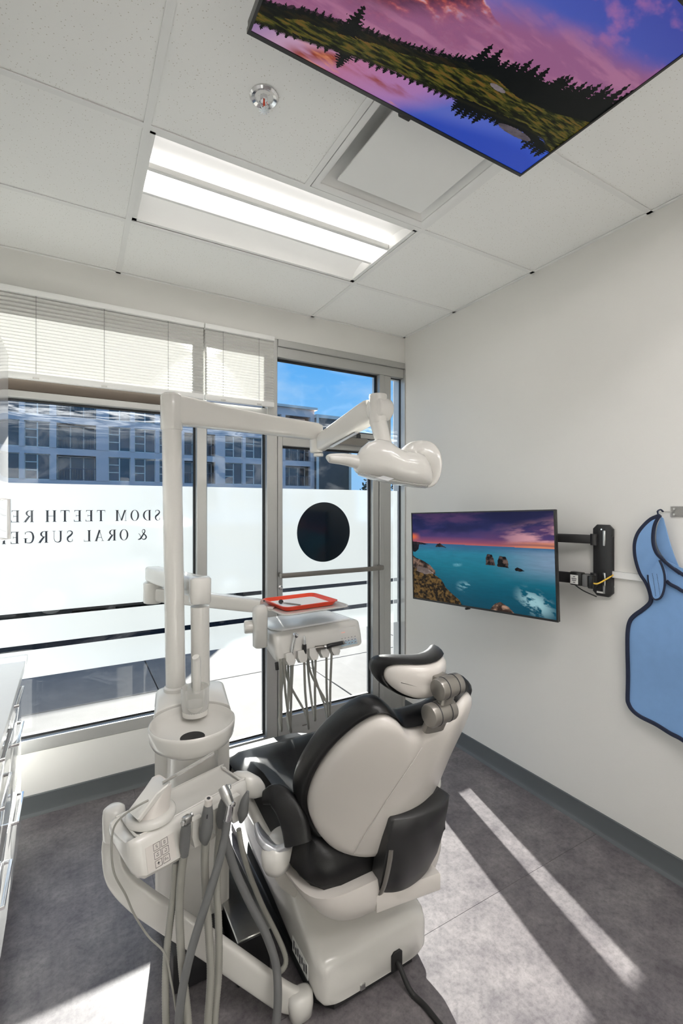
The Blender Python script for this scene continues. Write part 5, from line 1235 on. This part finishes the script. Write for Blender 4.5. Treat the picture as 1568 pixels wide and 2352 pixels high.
# instruments parked in the rests, each with its hose looping back under the table
def loop(a, sl, sag, back, r, m, parent):
    s_ = FP(a, 0, .012)+fv*.004
    B().tube([s_+fv*.01, s_-Z*.03, s_+E1*(sl*.35)-Z*(sag*.5)+Y*.03, s_+E1*sl-Z*sag+Y*.07, s_+E1*(sl*.8+.02)-Z*(sag*.86)+Y*.13, s_+E1*back-Z*(sag*.4)+Y*.18, s_+E1*back+Z*.025+Y*.20], r, 10, 8).build('hose', m, parent)
ins = [('turbine_handpiece', .085, 'chrome angled handpiece in the first rest of the delivery table', 'chrome'), ('motor_handpiece', .147, 'black handpiece with a steel tip, second rest of the delivery table', 'black'),
       ('polishing_handpiece', .209, 'short grey and steel handpiece in the third rest of the delivery table', 'grey'), ('curing_handpiece', .271, 'black rod shaped handpiece pointing right in the fourth rest', 'rod')]
for i, (nm, a, lab, kind) in enumerate(ins):
    b0 = FP(a+.004, 0, .014)+fv*.030
    t = thing(nm, b0, lab, 'dental handpiece', 'handpieces parked in the delivery table')
    if kind == 'chrome':
        B().tube([b0-fv*.012-fu*.008, b0+fv*.03+fn*.008, b0+fv*.070+fn*.016+fu*.012], [.0065, .0085, .0075], 14, 6).build('body', M['chrome'], t)
        c = b0+fv*.076+fn*.018+fu*.014; B().cyl(c-fn*.010+fv*.004, c+fn*.012-fv*.004, .0095, 18, .002).build('turbine_head', M['chrome'], t)
    elif kind == 'black':
        B().tube([b0-fv*.016, b0+fv*.0, b0+fv*.028+fn*.006], [.0075, .0105, .0095], 14, 5).build('body', M['blackpl'], t)
        B().tube([b0+fv*.028+fn*.006, b0+fv*.050+fn*.010, b0+fv*.068+fn*.012], [.0065, .0055, .0022], 12, 4).build('tip', M['chrome'], t)
    elif kind == 'grey':
        B().tube([b0-fu*.004, b0+fu*.018+fn*.012, b0+fu*.034+fn*.022], [.011, .010, .009], 14, 4).build('body', M['greymetal'], t)
        B().cyl(b0+fu*.032+fn*.022, b0+fu*.044+fn*.026, .0105, 16, .002).build('coupling', M['steel'], t)
    else:
        B().tube([b0-fu*.008-fv*.006, b0+fu*.01+fn*.014, b0+fu*.082+fn*.022+fv*.002], [.0115, .0105, .0095], 14, 5).build('body', M['blackpl'], t)
        B().cyl(b0+fu*.076+fn*.022+fv*.001, b0+fu*.088+fn*.023+fv*.002, .0098, 16, .003).build('end_cap', M['greymetal'], t)
    loop(a, (.02, .06, .035, .05)[i], (.36, .38, .35, .37)[i], (.06, -.01, .05, .02)[i], .0058, M['palehose'], t)
for i, (a, sl, sag, bk) in enumerate(((.040, .07, .37, .12), (.024, .035, .35, .09), (.30, .03, .36, -.03))):   # spare hoses of the table itself
    loop(a, sl, sag, bk, .0058, M['palehose'], dt)
e = FP(.018, 0, -.02)-fv*.012
B().cyl(e+fv*.012, e-fv*.022, .008, 14, .002).build('hose_sleeve', M['black'], dt)
# ================================================================ ASSISTANT CONSOLE, NEAREST ON THE LEFT
ac = thing('assistant_console', (.27, 1.45, .62), 'white assistant console with six printed buttons, nearest at the left of the chair', 'dental console')
A1, A2 = Vector((.944, .329, 0)), Vector((-.329, .944, 0)); O_c = Vector((.161, 1.355, 0))
def K(a, b, z): return O_c + A1*a + A2*b + Z*z
# body: keypad pod on the left, slimmer bar to the right
def csec(a, s, zb, fr): # closed side profile at station a
    pts = [(fr-.012, zb), (fr-.020, zb+.012), (-.006, .688), (.002, .698), (.012, .702), (.02, .696), (.06, .692), (.12, .694), (.132, .702), (.142, .698), (.150, .680), (.150, zb+.055), (.13, zb+.035), (.06, zb+.015)]
    cb, cz = .065, (zb+.70)/2
    return [K(a, cb+(b-cb)*s, cz+(z-cz)*s) for b, z in pts]
B().loft([csec(a, s, zb, fr) for a, s, zb, fr in ((-.030, .80, .625, .02), (-.026, .90, .615, .012), (-.016, .97, .606, .0), (.0, 1, .600, -.006), (.06, 1, .596, -.008), (.108, 1, .594, -.008), (.118, 1, .600, -.004), (.124, 1, .620, .004),
      (.20, 1, .632, .006), (.30, 1, .636, .006), (.335, .99, .638, .006), (.347, .94, .64, .008), (.354, .84, .645, .012))]).build('body', M['plastic'], ac, ang=45)
# raised lip round the sunken top
lip = [K(a, b, .7005) for a, b in ((.0, .012), (.325, .012), (.338, .022), (.340, .12), (.328, .134), (.02, .136), (.004, .126), (-.006, .03))]
B().tube(lip+[lip[0]], .0035, 8, 5).build('tray_lip', M['plastic'], ac)
# egg shaped end holder
B().loft([sup(K(a, b, z), A2, Z, w, h, 28, 2.4) for a, b, z, w, h in ((.345, .05, .672, .035, .03), (.36, .04, .668, .042, .040), (.385, .025, .660, .042, .042), (.405, .012, .652, .034, .034), (.418, .004, .646, .018, .018), (.421, .002, .645, .006, .006))]).build('end_holder', M['plastic'], ac, ang=60)
# printed buttons on the pod
nv = (K(0, -.006, .688)-K(0, -.028, .612)).normalized(); nn = nv.cross(A1)
if nn.dot(Vector((0, -1, 0))) < 0: nn = -nn
def pad(k, a, h, w, hh, off, th): return k.prism([(-w/2, -hh/2), (w/2, -hh/2), (w/2, hh/2), (-w/2, hh/2)], K(a, -.0255, .615)+nv*h+nn*off, A1, nv, nn, th)
fp = B(); pad(fp, .046, .030, .082, .062, .0005, .0012); fp = fp.build('button_field', M['shell'], ac)
SEG2 = {'S': 'afgcd', '0': 'abcdef', 'F': 'afge', 'n': 'ceg'}
k = B()
for r_ in range(3):
    for c_ in range(2):
        a, h = .036+.0225*c_, .051-.021*r_; bw, bh, lw = .0185, .0165, .0008
        for da, dh, w_, h_ in ((0, bh/2, bw, lw), (0, -bh/2, bw, lw), (bw/2, 0, lw, bh), (-bw/2, 0, lw, bh)): pad(k, a+da, h+dh, w_, h_, .0018, .0004)
        if (r_, c_) == (0, 0): gl = ['S']
        elif (r_, c_) == (0, 1): gl = ['0']
        elif (r_, c_) == (2, 1): gl = ['F', 'n']
        else: gl = []
        for i, g in enumerate(gl):
            for sg in SEG2[g]:
                da, dh, w_, h_ = {'a': (0, .0035, .0036, .0008), 'b': (.0018, .0018, .0008, .0035), 'c': (.0018, -.0018, .0008, .0035), 'd': (0, -.0035, .0036, .0008), 'e': (-.0018, -.0018, .0008, .0035), 'f': (-.0018, .0018, .0008, .0035), 'g': (0, 0, .0036, .0008)}[sg]
                pad(k, a+da+(.0052*i-.0026*(len(gl)-1)), h+dh, w_, h_, .0018, .0004)
        if (r_, c_) == (1, 0):             # cup filling
            for da, dh, w_, h_ in ((0, -.0025, .006, .0008), (-.003, -.001, .0008, .003), (.003, -.001, .0008, .003), (0, .0025, .0008, .004), (.0015, .0035, .004, .0008)): pad(k, a+da, h+dh, w_, h_, .0018, .0004)
        if (r_, c_) == (1, 1):             # bowl rinsing
            for da, dh, w_, h_ in ((.001, -.003, .006, .0008), (-.0015, -.0015, .003, .0008), (.003, .001, .0008, .005), (.0015, .003, .003, .0008)): pad(k, a+da, h+dh, w_, h_, .0018, .0004)
        if (r_, c_) == (2, 0):             # light
            for da, dh, w_, h_ in ((0, .001, .004, .004), (0, -.003, .0025, .0012), (-.004, .001, .002, .0008), (.004, .001, .002, .0008), (0, .0045, .0008, .002)): pad(k, a+da, h+dh, w_, h_, .0018, .0004)
k.build('button_print', M['ink'], fp)
# front rests for the hoses
for a in (.165, .235, .300):
    B().loft([[K(a+x_, b, z) for x_, z in ((-.026, .684), (-.028, .640), (-.020, .606), (.012, .604), (.022, .632), (.012, .660), (.006, .684))] for b in (.012, -.020, -.026)]).build('hose_rest', M['plastic'], ac, ang=45)
# arm: post at the left, sweeping down and across to the chair base
po = P(262, 1885, 1.42)
B().lathe([(.030, -.05), (.032, -.045), (.0325, .02), (.030, .036), (.020, .044), (.006, .046)], po, 36).build('pivot_cap', M['plastic'], ac, ang=60)
B().tube([po-Z*.02, P(258, 1960, 1.42), P(272, 2015, 1.415), P(318, 2062, 1.415), P(390, 2112, 1.425), P(480, 2170, 1.44), P(580, 2240, 1.455), P(650, 2288, 1.46), P(690, 2300, 1.47)], [.028, .030, .036, .040, .041, .041, .041, .040, .036], 24, 8, flat=(1, .42, 4), up=Vector((.25, -.1, 1)).normalized()).build('support_arm', M['plastic'], ac, ang=60)
B().loft([sup(P(690, 2303, 1.46)+Z*dz, X, Y, a, a*.8, 28, 2.5) for dz, a in ((-.040, .028), (-.034, .036), (.0, .04), (.028, .038), (.036, .026))]).build('arm_foot', M['plastic'], ac, ang=60)
B().tube([K(-.005, .10, .655), po+Vector((.02, .0, .0))], .022, 16, 1).build('pivot_link', M['plastic'], ac)
# solids collector with its angular lid on the console top
cc = K(.058, .062, 0)
cb_ = B().lathe([(.064, .702), (.068, .705), (.068, .716), (.062, .722), (.050, .724)], (cc.x, cc.y, 0), 40).build('collector_base', M['plastic'], ac, ang=50)
rings = []
for z, a, b, sh, e in ((.720, .050, .050, 0, 2.2), (.735, .046, .046, .004, 2.4), (.755, .036, .042, .014, 3), (.775, .024, .040, .024, 4), (.790, .014, .038, .032, 5)):
    rings.append(sup(Vector((cc.x, cc.y, z))+A1*sh, A1, A2, a, b, 32, e))
B().loft(rings).build('collector_hood', M['shell'], cb_, ang=45)
B().prism([(-.060, -.006), (-.052, -.018), (.030, .040), (.036, .052), (-.004, .040)], Vector((cc.x, cc.y, .745))-A2*.040, (A1*.97-Z*.0), Z, A2, .060, .003, 1).build('collector_lid', M['plastic'], cb_, ang=40)
# saliva ejector: clear tip and thin tube
se = thing('saliva_ejector', P(430, 1765, 1.40), 'thin clear saliva ejector tip and tube lying over the console', 'saliva ejector')
B().tube([P(372, 1799, 1.335), P(410, 1777, 1.36), P(460, 1748, 1.395), P(492, 1729, 1.415)], .0048, 12, 5).build('clear_tip', M['clear'], se)
B().tube([P(374, 1798, 1.336), P(405, 1780, 1.357)], .0036, 10, 1).build('wire_core', M['greymetal'], se)
B().tube([P(340, 1838, 1.30), P(318, 1850, 1.28), P(285, 1872, 1.27), P(262, 1900, 1.265), P(256, 1945, 1.26), P(262, 2005, 1.26), P(288, 2055, 1.27), P(308, 2100, 1.28), P(340, 2150, 1.30), P(378, 2190, 1.31), P(392, 2250, 1.31), P(404, 2320, 1.30), P(410, 2400, 1.28)], .0028, 8, 8).build('thin_tube', M['palehose'], se)
# suction handpieces with their hoses
def hose(name, pts, r, m, parent, ribs=0, n=14): return B().tube([P(*p) for p in pts], r, n, 8, ribs=ribs).build(name, m, parent, ang=60 if not ribs else 80)
G = 'suction hoses and syringes of the assistant console'
t = thing('suction_handpiece', K(.14, -.02, .66), 'grey metal suction handpiece beside the button panel, on a ribbed hose', 'suction handpiece', G)
B().tube([P(424, 1966, 1.315), P(424, 1945, 1.315), P(426, 1912, 1.31), P(428, 1892, 1.305)], [.010, .0135, .0145, .012], 18, 6).build('body', M['greyhose'], t, ang=60)
c = P(429, 1882, 1.30)
B().box(c, (.024, .020, .020), .005, 2, Matrix.Rotation(.5, 3, 'Z')).cyl(c-A1*.014-A2*.006, c-A1*.019-A2*.008, .0065, 14, .001).cyl(c+A1*.012+Z*.006, c+A1*.018+Z*.007, .006, 14, .001).build('valve_head', M['steel'], t)
hose('hose', [(422, 1962, 1.318), (416, 2010, 1.325), (412, 2080, 1.33), (414, 2160, 1.325), (420, 2240, 1.315), (430, 2330, 1.30), (436, 2430, 1.28)], .0115, M['palehose'], t, 90)
t = thing('suction_handpiece', K(.20, -.02, .67), 'dark grey suction grip with a cream tip in the middle rest', 'suction handpiece', G)
B().tube([P(472, 1940, 1.355), P(471, 1918, 1.35), P(475, 1885, 1.345), P(478, 1848, 1.34)], [.006, .0165, .0195, .017, .012], 18, 6).build('grip', M['greyhose'], t, ang=60)
B().tube([P(477.5, 1852, 1.341), P(479, 1834, 1.338)], .0112, 18, 1, caps=True).build('tip', M['shell'], t)
B().cyl(P(479, 1833.6, 1.338), P(479.1, 1832.6, 1.3379), .0052, 14).build('tip_bore', M['ink'], t)
B().tube([P(476, 1872, 1.322), P(475, 1880, 1.322)], .002, 6, 1).build('slider', M['ink'], t)
hose('hose', [(472, 1932, 1.358), (470, 1985, 1.365), (474, 2070, 1.37), (480, 2150, 1.365), (484, 2240, 1.35), (478, 2340, 1.33), (474, 2430, 1.31)], .0118, M['palehose'], t, 90)
t = thing('air_water_syringe', K(.25, -.02, .68), 'chrome angled air water syringe tipped across the console on a grey hose', 'syringe', G)
B().tube([P(511, 1808, 1.365), P(519, 1826, 1.355), P(529, 1848, 1.345)], [.014, .0155, .0115], 18, 5).build('barrel', M['steel'], t, ang=50)
B().cyl(P(530, 1846, 1.345), P(537, 1848, 1.338), .007, 14, .001).build('nozzle_nut', M['chrome'], t)
B().tube([P(529, 1846, 1.346), P(526, 1868, 1.348), P(522, 1886, 1.35)], [.009, .011, .010], 16, 5).build('collar', M['chrome'], t)
B().cyl(P(526, 1802, 1.375), P(527, 1812, 1.372), .005, 12, .001).build('lever', M['chrome'], t)
hose('hose', [(522, 1884, 1.35), (515, 1930, 1.345), (500, 1990, 1.335), (478, 2060, 1.32), (452, 2140, 1.305), (430, 2220, 1.29), (414, 2310, 1.275), (406, 2430, 1.255)], .0118, M['greyhose'], t)
t = thing('suction_handpiece', K(.24, -.0, .68), 'dark grey suction grip standing behind the chrome syringe', 'suction handpiece', G)
B().tube([P(506, 1900, 1.39), P(507, 1880, 1.39), P(511, 1850, 1.39), P(516, 1830, 1.39)], [.008, .014, .013, .008], 16, 5).build('grip', M['greyhose'], t, ang=60)
hose('hose', [(507, 1895, 1.395), (500, 1960, 1.40), (498, 2040, 1.40), (502, 2130, 1.39), (502, 2230, 1.375), (494, 2330, 1.35), (490, 2430, 1.33)], .0112, M['palehose'], t, 90)
t = thing('suction_handpiece', K(.34, -.0, .68), 'dark grey suction grip with a pointed tail in the egg shaped end holder', 'suction handpiece', G)
B().tube([P(553, 1888, 1.44), P(557, 1868, 1.435), P(562, 1840, 1.43), P(569, 1818, 1.43)], [.006, .0165, .013, .0045], 16, 6).build('grip', M['greyhose'], t, ang=60)
hose('hose', [(548, 1905, 1.46), (556, 1950, 1.47), (574, 2010, 1.49), (600, 2075, 1.51), (630, 2135, 1.52), (652, 2185, 1.52), (656, 2212, 1.51), (645, 2230, 1.50), (622, 2238, 1.49)], .0085, M['palehose'], t, 110)
t = thing('drain_hose', P(545, 2000, 1.45), 'smooth dark grey hose drooping from the console down past the chair base', 'hose', G)
hose('hose_run', [(512, 1900, 1.40), (524, 1950, 1.41), (540, 2000, 1.42), (572, 2070, 1.425), (608, 2140, 1.425), (632, 2210, 1.42), (638, 2280, 1.40), (634, 2350, 1.38), (622, 2440, 1.35)], .0125, M['greyhose'], t)
B().cyl(P(511, 1893, 1.398), P(513, 1905, 1.402), .0135, 16, .002).build('hose_collar', M['greyhose'], t)
t = thing('drain_hose', P(400, 2100, 1.34), 'pale hose hanging just left of the ribbed hoses under the button panel', 'hose', G)
hose('hose_run', [(404, 1972, 1.335), (400, 2040, 1.34), (390, 2120, 1.34), (382, 2200, 1.33), (380, 2290, 1.31), (384, 2430, 1.28)], .0105, M['palehose'], t, 80)
B().cyl(P(404, 1964, 1.334), P(404, 1978, 1.336), .0120, 16, .002).build('hose_collar', M['greyhose'], t)
# silver topped floor box between column and chair
fb = thing('floor_box', (.52, 1.73, 0), 'black floor service box with a silver lid between the column and chair', 'service box')
B().span((.472, 1.50, .002), (.585, 1.95, .150), .004, 1).build('box_body', M['blackpl'], fb)
B().span((.470, 1.498, .150), (.587, 1.952, .158), .003, 1).build('lid', M['steel'], fb)
